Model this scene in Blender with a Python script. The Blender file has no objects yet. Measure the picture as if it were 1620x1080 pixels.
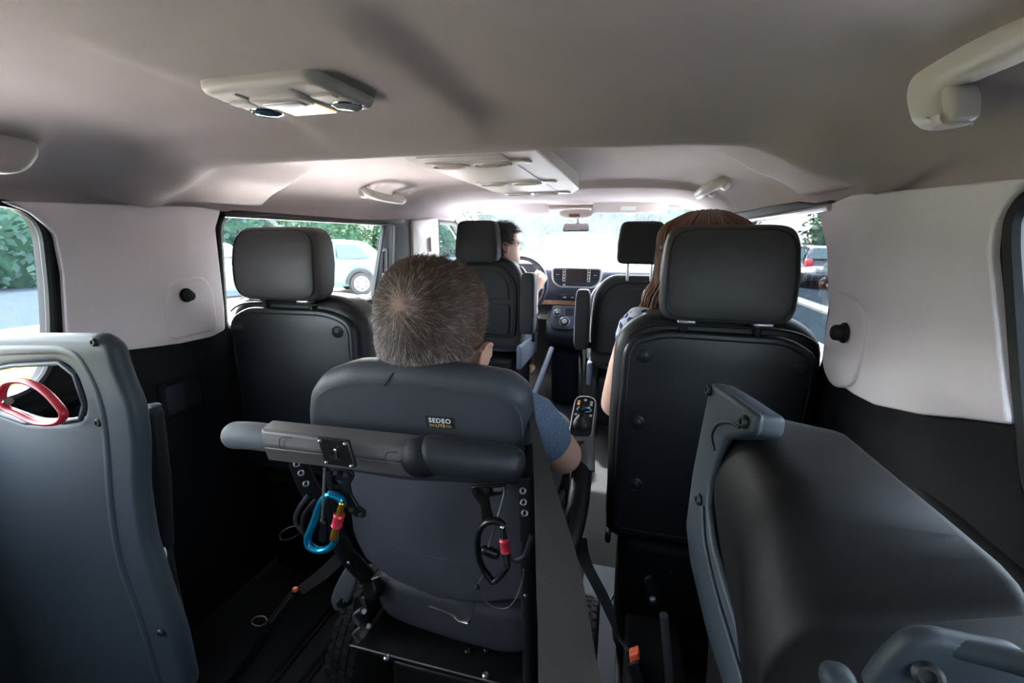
import bpy, bmesh, math, random
from math import sin, cos, pi, radians, sqrt
from mathutils import Vector, Matrix, noise
from mathutils.geometry import tessellate_polygon
random.seed(7)
V = Vector
SC = bpy.context.scene
COL = SC.collection

# ------------------------------------------------------------------ camera
FPX = 707.0
CAM = V((0.376, 0.0, 1.10))
YAW, PITCH, ROLL = radians(14.59), radians(12.74), radians(0.24)
_F = V((-sin(YAW)*cos(PITCH), cos(YAW)*cos(PITCH), -sin(PITCH)))
_R0 = V((cos(YAW), sin(YAW), 0)); _U0 = _R0.cross(_F)
_R = _R0*cos(ROLL) + _U0*sin(ROLL); _U = -_R0*sin(ROLL) + _U0*cos(ROLL)
cd = bpy.data.cameras.new('camera'); cd.sensor_width = 36; cd.lens = FPX/1620*36
cd.clip_start = 0.02; cd.clip_end = 400
cam = bpy.data.objects.new('camera', cd); COL.objects.link(cam)
cam.matrix_world = Matrix.Translation(CAM) @ Matrix((_R, _U, -_F)).transposed().to_4x4()
SC.camera = cam
cd.dof.use_dof = False

# ------------------------------------------------------------------ light
SUN_AZ, SUN_EL = radians(-28), radians(47)      # from ahead and a little to the left
W = bpy.data.worlds.new('sky'); SC.world = W; W.use_nodes = True
nt = W.node_tree; nt.nodes.clear()
wo = nt.nodes.new('ShaderNodeOutputWorld'); bg = nt.nodes.new('ShaderNodeBackground')
sky = nt.nodes.new('ShaderNodeTexSky'); sky.sky_type = 'NISHITA'; sky.sun_disc = False
sky.sun_elevation = SUN_EL; sky.sun_rotation = SUN_AZ; sky.dust_density = 4.0; sky.air_density = 1.0; sky.ozone_density = 1.0
hs = nt.nodes.new('ShaderNodeHueSaturation'); hs.inputs['Saturation'].default_value = 0.35
nt.links.new(sky.outputs[0], hs.inputs['Color']); nt.links.new(hs.outputs[0], bg.inputs[0])
bg.inputs[1].default_value = 1.15
nt.links.new(bg.outputs[0], wo.inputs[0])
sd = bpy.data.lights.new('sun', 'SUN'); sd.energy = 8.0; sd.angle = radians(1.0); sd.color = (1, .95, .88)
so = bpy.data.objects.new('sun', sd); COL.objects.link(so)
so.rotation_euler = V((sin(SUN_AZ)*cos(SUN_EL), cos(SUN_AZ)*cos(SUN_EL), sin(SUN_EL))).to_track_quat('Z', 'Y').to_euler()
SC.view_settings.view_transform = 'Standard'; SC.view_settings.look = 'None'
SC.view_settings.gamma = 1; SC.view_settings.use_curve_mapping = False
SC.view_settings.exposure = 2.65

# ------------------------------------------------------------------ helpers
def _ray(x, y): return _F*FPX + _R*(x-810) + _U*(540-y)
def PY(x, y, v): d = _ray(x, y); return CAM + d*(v/d.y)
def PX(x, y, v): d = _ray(x, y); return CAM + d*((v-CAM.x)/d.x)
def PZ(x, y, v): d = _ray(x, y); return CAM + d*((v-CAM.z)/d.z)

def sm(a, b, x):
    t = min(1, max(0, (x-a)/(b-a))); return t*t*(3-2*t)
def lerp(a, b, t): return a+(b-a)*t

def join(*vfs):
    vs, fs = [], []
    for v, f in vfs:
        o = len(vs); vs += [V(p) for p in v]; fs += [tuple(i+o for i in q) for q in f]
    return vs, fs
def xf(M, vf): return [M @ V(p) for p in vf[0]], vf[1]
def warp(fn, vf): return [V(fn(V(p))) for p in vf[0]], vf[1]
def T(*p): return Matrix.Translation(V(p) if len(p) == 3 else p[0])
def RX(a): return Matrix.Rotation(radians(a), 4, 'X')
def RY(a): return Matrix.Rotation(radians(a), 4, 'Y')
def RZ(a): return Matrix.Rotation(radians(a), 4, 'Z')
def basis(o, u, v):
    u = V(u).normalized(); n = u.cross(V(v)).normalized(); w = n.cross(u)
    M = Matrix((u, w, n)).transposed().to_4x4(); M.translation = V(o); return M
def look(o, n, up=(0, 0, 1)):
    n = V(n).normalized(); u = V(up).cross(n).normalized(); return basis(o, u, n.cross(u))

def fillet(pts, r, n=5):
    out = []; m = len(pts)
    for i in range(m):
        p = V(pts[i][:2]); a = V(pts[i-1][:2]); b = V(pts[(i+1) % m][:2])
        rr = pts[i][2] if len(pts[i]) > 2 else r
        da, db = (a-p), (b-p); la, lb = da.length, db.length
        if la < 1e-6 or lb < 1e-6: continue
        da /= la; db /= lb
        d = min(rr, la*.49, lb*.49)
        if d < 1e-5: out.append(p); continue
        s, e = p+da*d, p+db*d
        for k in range(n+1):
            t = k/n; out.append(s*(1-t)**2 + p*2*t*(1-t) + e*t*t)
    return out
def circ(r, n=24, cx=0, cy=0, ry=None):
    return [V((cx+r*cos(2*pi*k/n), cy+(ry or r)*sin(2*pi*k/n))) for k in range(n)]
def rect(w, h, cx=0, cy=0): return [(cx-w/2, cy-h/2), (cx+w/2, cy-h/2), (cx+w/2, cy+h/2), (cx-w/2, cy+h/2)]
def area(l): return sum(l[i-1][0]*l[i][1]-l[i][0]*l[i-1][1] for i in range(len(l)))/2
def offs(l, d):
    m = len(l); out = []
    for i in range(m):
        a, p, b = l[i-1], l[i], l[(i+1) % m]
        e1 = (p-a); e2 = (b-p)
        if e1.length < 1e-9: e1 = e2
        if e2.length < 1e-9: e2 = e1
        e1 = e1.normalized(); e2 = e2.normalized()
        n = V((-(e1.y+e2.y), e1.x+e2.x))
        if n.length < 1e-6: n = V((-e1.y, e1.x))
        n.normalize(); k = max(.5, n.dot(V((-e1.y, e1.x))))
        out.append(p+n*(d/k))
    return out
def plate(outline, holes=(), t=.01, b=.002, seg=3, back=False):
    """flat plate in XY, from z=-t to z=0, front edge rounded by b"""
    ol = [V(p[:2]) for p in outline]
    if area(ol) < 0: ol.reverse()
    hl = []
    for h in holes:
        h = [V(p[:2]) for p in h]
        if area(h) > 0: h.reverse()
        hl.append(h)
    prof = []
    if back: prof += [(b*(1-sin(k/seg*pi/2)), -t+b*(1-cos(k/seg*pi/2))) for k in range(seg+1)]
    else: prof += [(0, -t)]
    prof += [(b*(1-cos(k/seg*pi/2)), -b+b*sin(k/seg*pi/2)) for k in range(seg+1)]
    vs, fs = [], []; first, last = [], []
    for l in [ol]+hl:
        m = len(l); s0 = len(vs)
        for d, z in prof:
            vs += [V((q.x, q.y, z)) for q in (offs(l, d) if d else l)]
        for k in range(len(prof)-1):
            for i in range(m):
                j = (i+1) % m
                fs.append((s0+k*m+i, s0+k*m+j, s0+(k+1)*m+j, s0+(k+1)*m+i))
        first.append([s0+i for i in range(m)]); last.append([s0+(len(prof)-1)*m+i for i in range(m)])
    for loops, flip in ((last, False), (first, True)):
        flat = [i for l in loops for i in l]
        for tri in tessellate_polygon([[vs[i] for i in l] for l in loops]):
            a = [flat[i] for i in tri]
            n = (vs[a[1]]-vs[a[0]]).cross(vs[a[2]]-vs[a[0]])
            if (n.z < 0) != flip: a.reverse()
            fs.append(tuple(a))
    return vs, fs
def rbox(c, s, b=.005, M=None, seg=3):
    """box with rounded edges all round (axis aligned then M)"""
    b = min(b, min(s)*.49)
    vf = plate(fillet(rect(s[0], s[1]), b*1.6, 4), (), s[2], b, seg, True)
    vf = xf(T(c[0], c[1], c[2]+s[2]/2), vf)
    return xf(M, vf) if M else vf
def wplate(pts, t=.01, b=.002, holes=(), r=0, n=4):
    """plate through world points, front face on the points facing the camera; thickness behind"""
    P = [V(p[:3]) for p in pts]; o = sum(P, V())/len(P); nn = V()
    for i in range(len(P)): nn += (P[i-1]-o).cross(P[i]-o)
    if nn.dot(CAM-o) < 0: nn = -nn
    u = (P[1]-P[0]).normalized(); nn.normalize(); u = (u-nn*u.dot(nn)).normalized(); v = nn.cross(u)
    M = Matrix((u, v, nn)).transposed().to_4x4(); M.translation = o; Mi = M.inverted()
    f = lambda L: fillet([(Mi @ V(q)).xy for q in L], r, n) if r else [(Mi @ V(q)).xy for q in L]
    return xf(M, plate(f(P), [f(h) for h in holes], t, b, 3, True))
def loft(rings, caps=True, closed=True):
    vs = [V(p) for r in rings for p in r]; n = len(rings[0]); fs = []
    for k in range(len(rings)-1):
        for i in range(n if closed else n-1):
            j = (i+1) % n; fs.append((k*n+i, k*n+j, (k+1)*n+j, (k+1)*n+i))
    if caps: fs.append(tuple(reversed(range(n)))); fs.append(tuple((len(rings)-1)*n+i for i in range(n)))
    return vs, fs
def tube(path, r, n=10, closed=False, sx=1.0, up=None):
    P = [V(p) for p in path]; m = len(P)
    R = r if isinstance(r, (list, tuple)) else [r]*m
    tg = []
    for i in range(m):
        a = P[i-1] if (closed or i > 0) else P[i]; b = P[(i+1) % m] if (closed or i < m-1) else P[i]
        tg.append((b-a).normalized())
    ref = V(up) if up else (V((0, 0, 1)) if abs(tg[0].z) < .9 else V((1, 0, 0)))
    rings = []; u = (ref-tg[0]*ref.dot(tg[0])).normalized()
    for i in range(m):
        if up: u = V(up)
        u = (u-tg[i]*u.dot(tg[i])).normalized(); w = tg[i].cross(u)
        rings.append([P[i]+(u*cos(2*pi*k/n)*sx+w*sin(2*pi*k/n))*R[i] for k in range(n)])
    if closed: rings.append(rings[0]); return loft(rings, False)
    return loft(rings)
def smooth_path(pts, n=6, closed=False):
    P = [V(p) for p in pts]; m = len(P); out = []
    for i in range(m if closed else m-1):
        g = lambda k: P[k % m] if closed else P[min(max(k, 0), m-1)]
        a, b, c, d = g(i-1), g(i), g(i+1), g(i+2)
        for k in range(n):
            t = k/n
            out.append(.5*((2*b)+(c-a)*t+(2*a-5*b+4*c-d)*t*t+(3*b-a-3*c+d)*t**3))
    if not closed: out.append(P[-1])
    return out
def capsule(pts, rs, n=14, seg=5):
    """tapered chain with round ends"""
    P = smooth_path(pts, 5); m = len(P)
    R = []
    for i in range(m):
        t = i/(m-1)*(len(pts)-1); k = min(int(t), len(pts)-2); R.append(lerp(rs[k], rs[k+1], t-k))
    d0 = (P[0]-P[1]).normalized(); d1 = (P[-1]-P[-2]).normalized()
    hd = [(P[0]+d0*R[0]*cos(k/seg*pi/2), max(R[0]*sin(k/seg*pi/2), 1e-4)) for k in range(seg)]
    tl = [(P[-1]+d1*R[-1]*cos(k/seg*pi/2), max(R[-1]*sin(k/seg*pi/2), 1e-4)) for k in range(seg)][::-1]
    al = hd+list(zip(P, R))+tl
    return tube([a for a, _ in al], [b for _, b in al], n)
def spw(x, e): return math.copysign(abs(x)**e, x)
def superell(c, h, e1=.3, e2=.3, nu=40, nv=24):
    vs, fs = [], []
    for j in range(nv+1):
        ph = -pi/2+pi*j/nv; cz = max(abs(cos(ph))**e1, 1e-4)
        for i in range(nu):
            a = 2*pi*i/nu
            vs.append(V((c[0]+h[0]*cz*spw(cos(a), e2), c[1]+h[1]*cz*spw(sin(a), e2), c[2]+h[2]*spw(sin(ph), e1))))
    for j in range(nv):
        for i in range(nu):
            k = (i+1) % nu; fs.append((j*nu+i, j*nu+k, (j+1)*nu+k, (j+1)*nu+i))
    return vs, fs
def lathe(prof, n=24, M=None):
    rings = [[V((r*cos(2*pi*k/n), r*sin(2*pi*k/n), z)) for k in range(n)] for r, z in prof]
    vf = loft(rings); return xf(M, vf) if M else vf
def ribbon(pa, pb, t=.0015):
    """strap between two edge paths, with thickness"""
    m = len(pa); rings = []
    for i in range(m):
        a, b = V(pa[i]), V(pb[i]); tg = V(pa[min(i+1, m-1)])-V(pa[max(i-1, 0)])
        n = (b-a).cross(tg).normalized()*t
        rings.append([a+n, b+n, b-n, a-n])
    return loft(rings)

def mesh(name, vf, mat, angle=38):
    me = bpy.data.meshes.new(name); me.from_pydata([tuple(p) for p in vf[0]], [], [tuple(f) for f in vf[1]])
    me.validate(); me.polygons.foreach_set('use_smooth', [True]*len(me.polygons))
    try: me.set_sharp_from_angle(angle=radians(angle))
    except Exception: pass
    if mat: me.materials.append(mat)
    return me
def tag(o, label=None, cat=None, group=None, kind=None):
    if label: o['label'] = label
    if cat: o['category'] = cat
    if group: o['group'] = group
    if kind: o['kind'] = kind
    return o
def thing(name, label, cat, loc=(0, 0, 0), rz=0, group=None):
    o = bpy.data.objects.new(name, None); COL.objects.link(o); o.location = loc; o.rotation_euler = (0, 0, radians(rz))
    o.empty_display_size = .05
    return tag(o, label, cat, group)
def add(name, vf, mat, parent=None, world=True, label=None, angle=38):
    """one mesh object; world=True means the shape is in world coordinates"""
    o = bpy.data.objects.new(name, mesh(name, vf, mat, angle)); COL.objects.link(o)
    if parent:
        o.parent = parent
        if world and parent.type == 'EMPTY':
            o.matrix_parent_inverse = (T(parent.location) @ parent.rotation_euler.to_matrix().to_4x4()).inverted()
    if label: o['label'] = label
    return o
def struct(name, vf, mat, label, parent=None, angle=38):
    o = add(name, vf, mat, parent, True, label, angle)
    if not parent: o['kind'] = 'structure'
    return o
def kids(o): return [c for c in bpy.data.objects if c.parent == o]
def dup(o, parent=None):
    c = o.copy(); COL.objects.link(c)
    if parent: c.parent = parent
    for ch in kids(o): dup(ch, c)
    return c

# ------------------------------------------------------------------ materials
def M_(name, col, rough=.5, metal=0, bump=0, bscale=400, var=0, vscale=20, spec=.5, coat=0, sheen=0, emit=None, btype='NOISE', trans=0, sss=0):
    m = bpy.data.materials.new(name); m.use_nodes = True; n = m.node_tree.nodes; l = m.node_tree.links
    b = n['Principled BSDF']; b.inputs['Base Color'].default_value = (*col, 1); b.inputs['Roughness'].default_value = rough
    b.inputs['Metallic'].default_value = metal; b.inputs['Specular IOR Level'].default_value = spec
    b.inputs['Coat Weight'].default_value = coat; b.inputs['Sheen Weight'].default_value = sheen
    if trans: b.inputs['Transmission Weight'].default_value = trans
    if sss:
        b.inputs['Subsurface Weight'].default_value = sss; b.inputs['Subsurface Scale'].default_value = .01
    if emit: b.inputs['Emission Color'].default_value = (*emit[:3], 1); b.inputs['Emission Strength'].default_value = emit[3]
    tc = n.new('ShaderNodeTexCoord')
    if var:
        t = n.new('ShaderNodeTexNoise'); t.inputs['Scale'].default_value = vscale; t.inputs['Detail'].default_value = 6
        l.new(tc.outputs['Object'], t.inputs['Vector'])
        r = n.new('ShaderNodeMapRange'); r.inputs[1].default_value = .3; r.inputs[2].default_value = .7
        r.inputs[3].default_value = 1-var; r.inputs[4].default_value = 1+var
        l.new(t.outputs[0], r.inputs[0])
        mx = n.new('ShaderNodeVectorMath'); mx.operation = 'SCALE'; mx.inputs[0].default_value = col
        l.new(r.outputs[0], mx.inputs['Scale']); l.new(mx.outputs[0], b.inputs['Base Color'])
    if bump:
        if btype == 'WEAVE':
            t = n.new('ShaderNodeTexWave'); t.inputs['Scale'].default_value = bscale; t.inputs['Distortion'].default_value = .5
        elif btype == 'LEATHER':
            t = n.new('ShaderNodeTexVoronoi'); t.inputs['Scale'].default_value = bscale
        else:
            t = n.new('ShaderNodeTexNoise'); t.inputs['Scale'].default_value = bscale; t.inputs['Detail'].default_value = 3
        l.new(tc.outputs['Object'], t.inputs['Vector'])
        bp = n.new('ShaderNodeBump'); bp.inputs['Strength'].default_value = bump; bp.inputs['Distance'].default_value = .001
        l.new(t.outputs[0], bp.inputs['Height']); l.new(bp.outputs[0], b.inputs['Normal'])
    return m
def glass_mat(name, tint, gloss=.06, haze=0):
    m = bpy.data.materials.new(name); m.use_nodes = True; n = m.node_tree.nodes; l = m.node_tree.links; n.clear()
    o = n.new('ShaderNodeOutputMaterial'); tr = n.new('ShaderNodeBsdfTransparent'); tr.inputs[0].default_value = (*tint, 1)
    gl = n.new('ShaderNodeBsdfGlossy'); gl.inputs['Roughness'].default_value = .02
    lw = n.new('ShaderNodeLayerWeight'); lw.inputs[0].default_value = .5
    pw = n.new('ShaderNodeMath'); pw.operation = 'POWER'; pw.inputs[1].default_value = 5; l.new(lw.outputs['Facing'], pw.inputs[0])
    fr = n.new('ShaderNodeMapRange'); fr.inputs[3].default_value = .05; fr.inputs[4].default_value = .3; l.new(pw.outputs[0], fr.inputs[0])
    mx = n.new('ShaderNodeMixShader'); l.new(fr.outputs[0], mx.inputs[0]); l.new(tr.outputs[0], mx.inputs[1]); l.new(gl.outputs[0], mx.inputs[2])
    last = mx
    if haze:
        df = n.new('ShaderNodeBsdfTranslucent'); df.inputs[0].default_value = (.9, .95, 1, 1)
        tx = n.new('ShaderNodeTexNoise'); tx.inputs['Scale'].default_value = 9; tx.inputs['Detail'].default_value = 8
        tc = n.new('ShaderNodeTexCoord'); l.new(tc.outputs['Object'], tx.inputs['Vector'])
        r = n.new('ShaderNodeMapRange'); r.inputs[1].default_value = .3; r.inputs[2].default_value = .7
        r.inputs[3].default_value = haze*.7; r.inputs[4].default_value = haze*1.3; l.new(tx.outputs[0], r.inputs[0])
        m2 = n.new('ShaderNodeMixShader'); l.new(r.outputs[0], m2.inputs[0]); l.new(mx.outputs[0], m2.inputs[1]); l.new(df.outputs[0], m2.inputs[2]); last = m2
    l.new(last.outputs[0], o.inputs[0]); return m

headliner = M_('headliner_fabric', (.43, .368, .362), .9, bump=.35, bscale=900, var=.03, vscale=6)
panel_fab = M_('panel_fabric', (.90, .84, .87), .8, bump=.4, bscale=700, var=.04, vscale=5)
lightpl = M_('light_plastic', (.60, .545, .525), .45, bump=.05, bscale=800)
lampglass = M_('lamp_lens', (.5, .36, .2), .3, emit=(1, .62, .30, .19))
clearlens = M_('clear_lens', (.55, .62, .64), .12, metal=.6)
bluelens = M_('blue_lens', (.10, .2, .33), .12, metal=.5)
blackpl = M_('black_trim', (.0050, .0058, .0078), .6, spec=.25, bump=.25, bscale=700)
carpet = M_('black_carpet', (.006, .0065, .008), .95, bump=.6, bscale=500)
vinyl = M_('blue_grey_floor_vinyl', (.05, .064, .088), .7, bump=.3, bscale=900)
seal = M_('rubber_seal', (.008, .009, .010), .55)
greypl = M_('slate_plastic', (.026, .035, .045), .55, spec=.4, bump=.12, bscale=900)
shellpl = M_('dark_shell_plastic', (.0055, .0050, .0058), .52, bump=.15, bscale=900, var=.15, vscale=40, spec=.2)
leather = M_('black_leather', (.0085, .0092, .011), .45, spec=.4, bump=.25, bscale=500, btype='LEATHER')
hrleather = M_('headrest_leather', (.062, .061, .064), .5, bump=.2, bscale=500, btype='LEATHER')
shell = M_('seat_back_shell', (.0085, .010, .0135), .38, bump=.2, bscale=800)
seatfab = M_('black_seat_fabric', (.010, .010, .0115), .85, bump=.5, bscale=600, sheen=.1)
meshfab = M_('pocket_mesh', (.010, .010, .012), .9, bump=.9, bscale=120)
blueseat = M_('blue_grey_seat_trim', (.15, .18, .24), .6)
wcfab = M_('wheelchair_fabric', (.066, .066, .082), .62, bump=.3, bscale=900, var=.15, vscale=8)
wcpad = M_('wheelchair_pad', (.040, .042, .052), .55, bump=.2, bscale=700, var=.1, vscale=10)
housing = M_('bar_housing', (.105, .096, .096), .40, bump=.2, bscale=900)
foam = M_('foam_pad', (.085, .092, .10), .6, bump=.4, bscale=500)
foamdark = M_('dark_foam_pad', (.018, .019, .024), .5, bump=.4, bscale=500)
blackmetal = M_('black_metal', (.012, .012, .013), .3, metal=.3)
chrome = M_('chrome', (.75, .75, .76), .15, metal=1)
steel = M_('brushed_steel', (.45, .45, .46), .35, metal=1)
bluean = M_('blue_anodised', (.01, .27, .48), .22, metal=.75)
gold = M_('gold_anodised', (.75, .36, .05), .25, metal=.9)
redan = M_('red_anodised', (.62, .04, .07), .35, metal=.4)
redpl = M_('red_plastic', (.42, .015, .03), .4)
orange = M_('orange_plastic', (.75, .12, .04), .4, emit=(.75, .12, .04, .0))
beltm = M_('belt_webbing', (.017, .0145, .0135), .85, bump=.8, bscale=420, btype='WEAVE')
beltd = M_('black_webbing', (.010, .011, .014), .7, bump=.5, bscale=420)
rubber = M_('tyre_rubber', (.016, .016, .017), .8)
white = M_('white_paint', (.8, .8, .8), .5)
goldprint = M_('gold_print', (.7, .45, .12), .5)
labelblk = M_('label_black', (.006, .006, .007), .7)
skin = M_('skin', (.56, .33, .25), .5, sss=.15, var=.06, vscale=30)
skin2 = M_('skin_light', (.66, .42, .32), .5, sss=.15, var=.05, vscale=30)
scalp = M_('scalp', (.30, .19, .16), .6)
hair_d = M_('brown_hair', (.10, .057, .040), .45, var=.35, vscale=60)
hair_g = M_('greying_hair', (.48, .39, .38), .45, var=.35, vscale=60)
hair_b = M_('black_hair', (.040, .034, .034), .4, var=.3, vscale=60)
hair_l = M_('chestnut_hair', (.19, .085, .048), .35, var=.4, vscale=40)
hair_l2 = M_('lighter_hair_tips', (.42, .26, .15), .4, var=.3, vscale=40)  # lighter brown for the curled ends of the hair
shirt = M_('blue_grey_shirt', (.13, .18, .27), .9, bump=.8, bscale=300, var=.3, vscale=250)
shirt2 = M_('pale_blue_shirt', (.35, .45, .55), .8)
greyshirt = M_('grey_collar', (.30, .30, .31), .9, bump=.4, bscale=300)
jeans = M_('dark_trousers', (.03, .035, .05), .9)
frameplst = M_('glasses_frame', (.02, .02, .02), .3)
dashpl = M_('dashboard_plastic', (.045, .055, .085), .55, bump=.2, bscale=600)
dashlow = M_('dark_dash_plastic', (.018, .022, .035), .5)
satin = M_('satin_trim', (.55, .55, .58), .3, metal=.7)
bronze = M_('bronze_trim', (.30, .15, .09), .4, metal=.3)
screen = M_('dark_screen', (.035, .03, .03), .15)
navy = M_('navy_carpet', (.012, .02, .04), .95)
mirrorm = M_('mirror_glass', (.8, .8, .8), .03, metal=1)
asphalt = M_('asphalt', (.016, .022, .028), .9, spec=0, var=.12, vscale=3)
kerb = M_('pale_pavement', (.42, .38, .355), .9, spec=0, var=.08, vscale=2)
grassm = M_('grass', (.085, .095, .022), .95, spec=0, var=.35, vscale=2.5)
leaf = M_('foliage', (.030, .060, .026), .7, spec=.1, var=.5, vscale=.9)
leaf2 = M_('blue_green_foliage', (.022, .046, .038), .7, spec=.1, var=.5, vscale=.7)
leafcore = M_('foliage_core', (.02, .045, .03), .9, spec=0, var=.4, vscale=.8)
bark = M_('bark', (.09, .06, .04), .9)
carmint = M_('pale_mint_car_paint', (.045, .085, .09), .35, coat=.4)
carwhite = M_('white_car_paint', (.15, .155, .16), .35, coat=.4)
cardark = M_('dark_grey_car_paint', (.025, .028, .035), .25, coat=.6)
carglass = M_('car_window_glass', (.03, .06, .07), .08)
carlamp = M_('red_tail_lamp', (.6, .01, .03), .25)
hub = M_('wheel_cover', (.22, .23, .24), .35, metal=.4)
g_clear = glass_mat('side_glass', (.90, .93, .93))
g_half = glass_mat('rear_right_glass', (.60, .64, .66))
g_dim = glass_mat('dimmed_glass', (.16, .17, .18))  # dark tint holds back the light from behind the camera
g_tint = glass_mat('tinted_glass', (.36, .39, .41))
g_wind = glass_mat('windscreen_glass', (.90, .93, .95), haze=.004)

# ================================================================== THE VAN BODY (setting)
WX = .775
def zp(y, x=0):
    z = lerp(1.300, 1.260, sm(.70, .84, y))
    z = lerp(z, lerp(1.316, 1.350, sm(1.0, 2.0, y)), sm(.855, .935, y))
    w = sm(.12, .2, abs(x))
    return lerp(z, 1.322, sm(2.02, 2.07, y))
def zside(y): return lerp(1.162, 1.183, sm(.6, 1.3, y)) if y < 1.3 else lerp(1.183, 1.222, sm(1.6, 2.7, y))
def ceil_z(x, y):
    a = abs(x)/WX; p = zp(y, x); s = zside(y)
    g = max(0, 1-a**5.5)**(1/1.7)
    z = s+(p-s)*g
    # moulded pad that carries the rear lamp
    px = sm(-.205, -.17, x)*(1-sm(.115, .150, x)); py = sm(.36, .42, y)*(1-sm(.74, .82, y))
    z -= .012*px*py
    # duct cover along the rear shoulder
    z -= .034*sm(.54, .66, abs(x))*(1-sm(1.20, 1.24, y))*(1-sm(.74, .775, abs(x)))*sm(.55, .9, y)
    return z
xs = [WX*sin(pi/2*(i/56)) for i in range(-56, 57)]
ys = [-.45+.0215*i for i in range(156)]
vs = [V((x, y, ceil_z(x, y))) for y in ys for x in xs]; nx = len(xs)
fs = [(j*nx+i, j*nx+i+1, (j+1)*nx+i+1, (j+1)*nx+i) for j in range(len(ys)-1) for i in range(nx-1)]
ceiling = struct('ceiling', (vs, fs), headliner, 'grey fabric headliner with a cross rib and a moulded lamp pad', angle=80)
so_ = ceiling.modifiers.new('s', 'SOLIDIFY'); so_.thickness = .02; so_.offset = 1
# outer steel roof
struct('trim_1', rbox((0, 1.27, 1.42), (1.62, 3.44, .03), .01), blackmetal, 'roof skin above the headliner')

def yz(side, outline, holes=(), t=.03, b=.004, x=None):
    """plate lying in a side wall, front face looking into the cabin. outline in (Y,Z)"""
    x = (x if x is not None else WX)*side
    M = Matrix(((0, 0, -side, x), (1, 0, 0, 0), (0, 1, 0, 0), (0, 0, 0, 1)))
    if M.to_3x3().determinant() < 0:
        M = Matrix(((0, 0, -side, x), (-1, 0, 0, 0), (0, 1, 0, 0), (0, 0, 0, 1)))
        outline = [(-p[0],)+tuple(p[1:]) for p in outline]; holes = [[(-p[0],)+tuple(p[1:]) for p in h] for h in holes]
    return xf(M, plate(outline, holes, t, b, 3))

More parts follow.
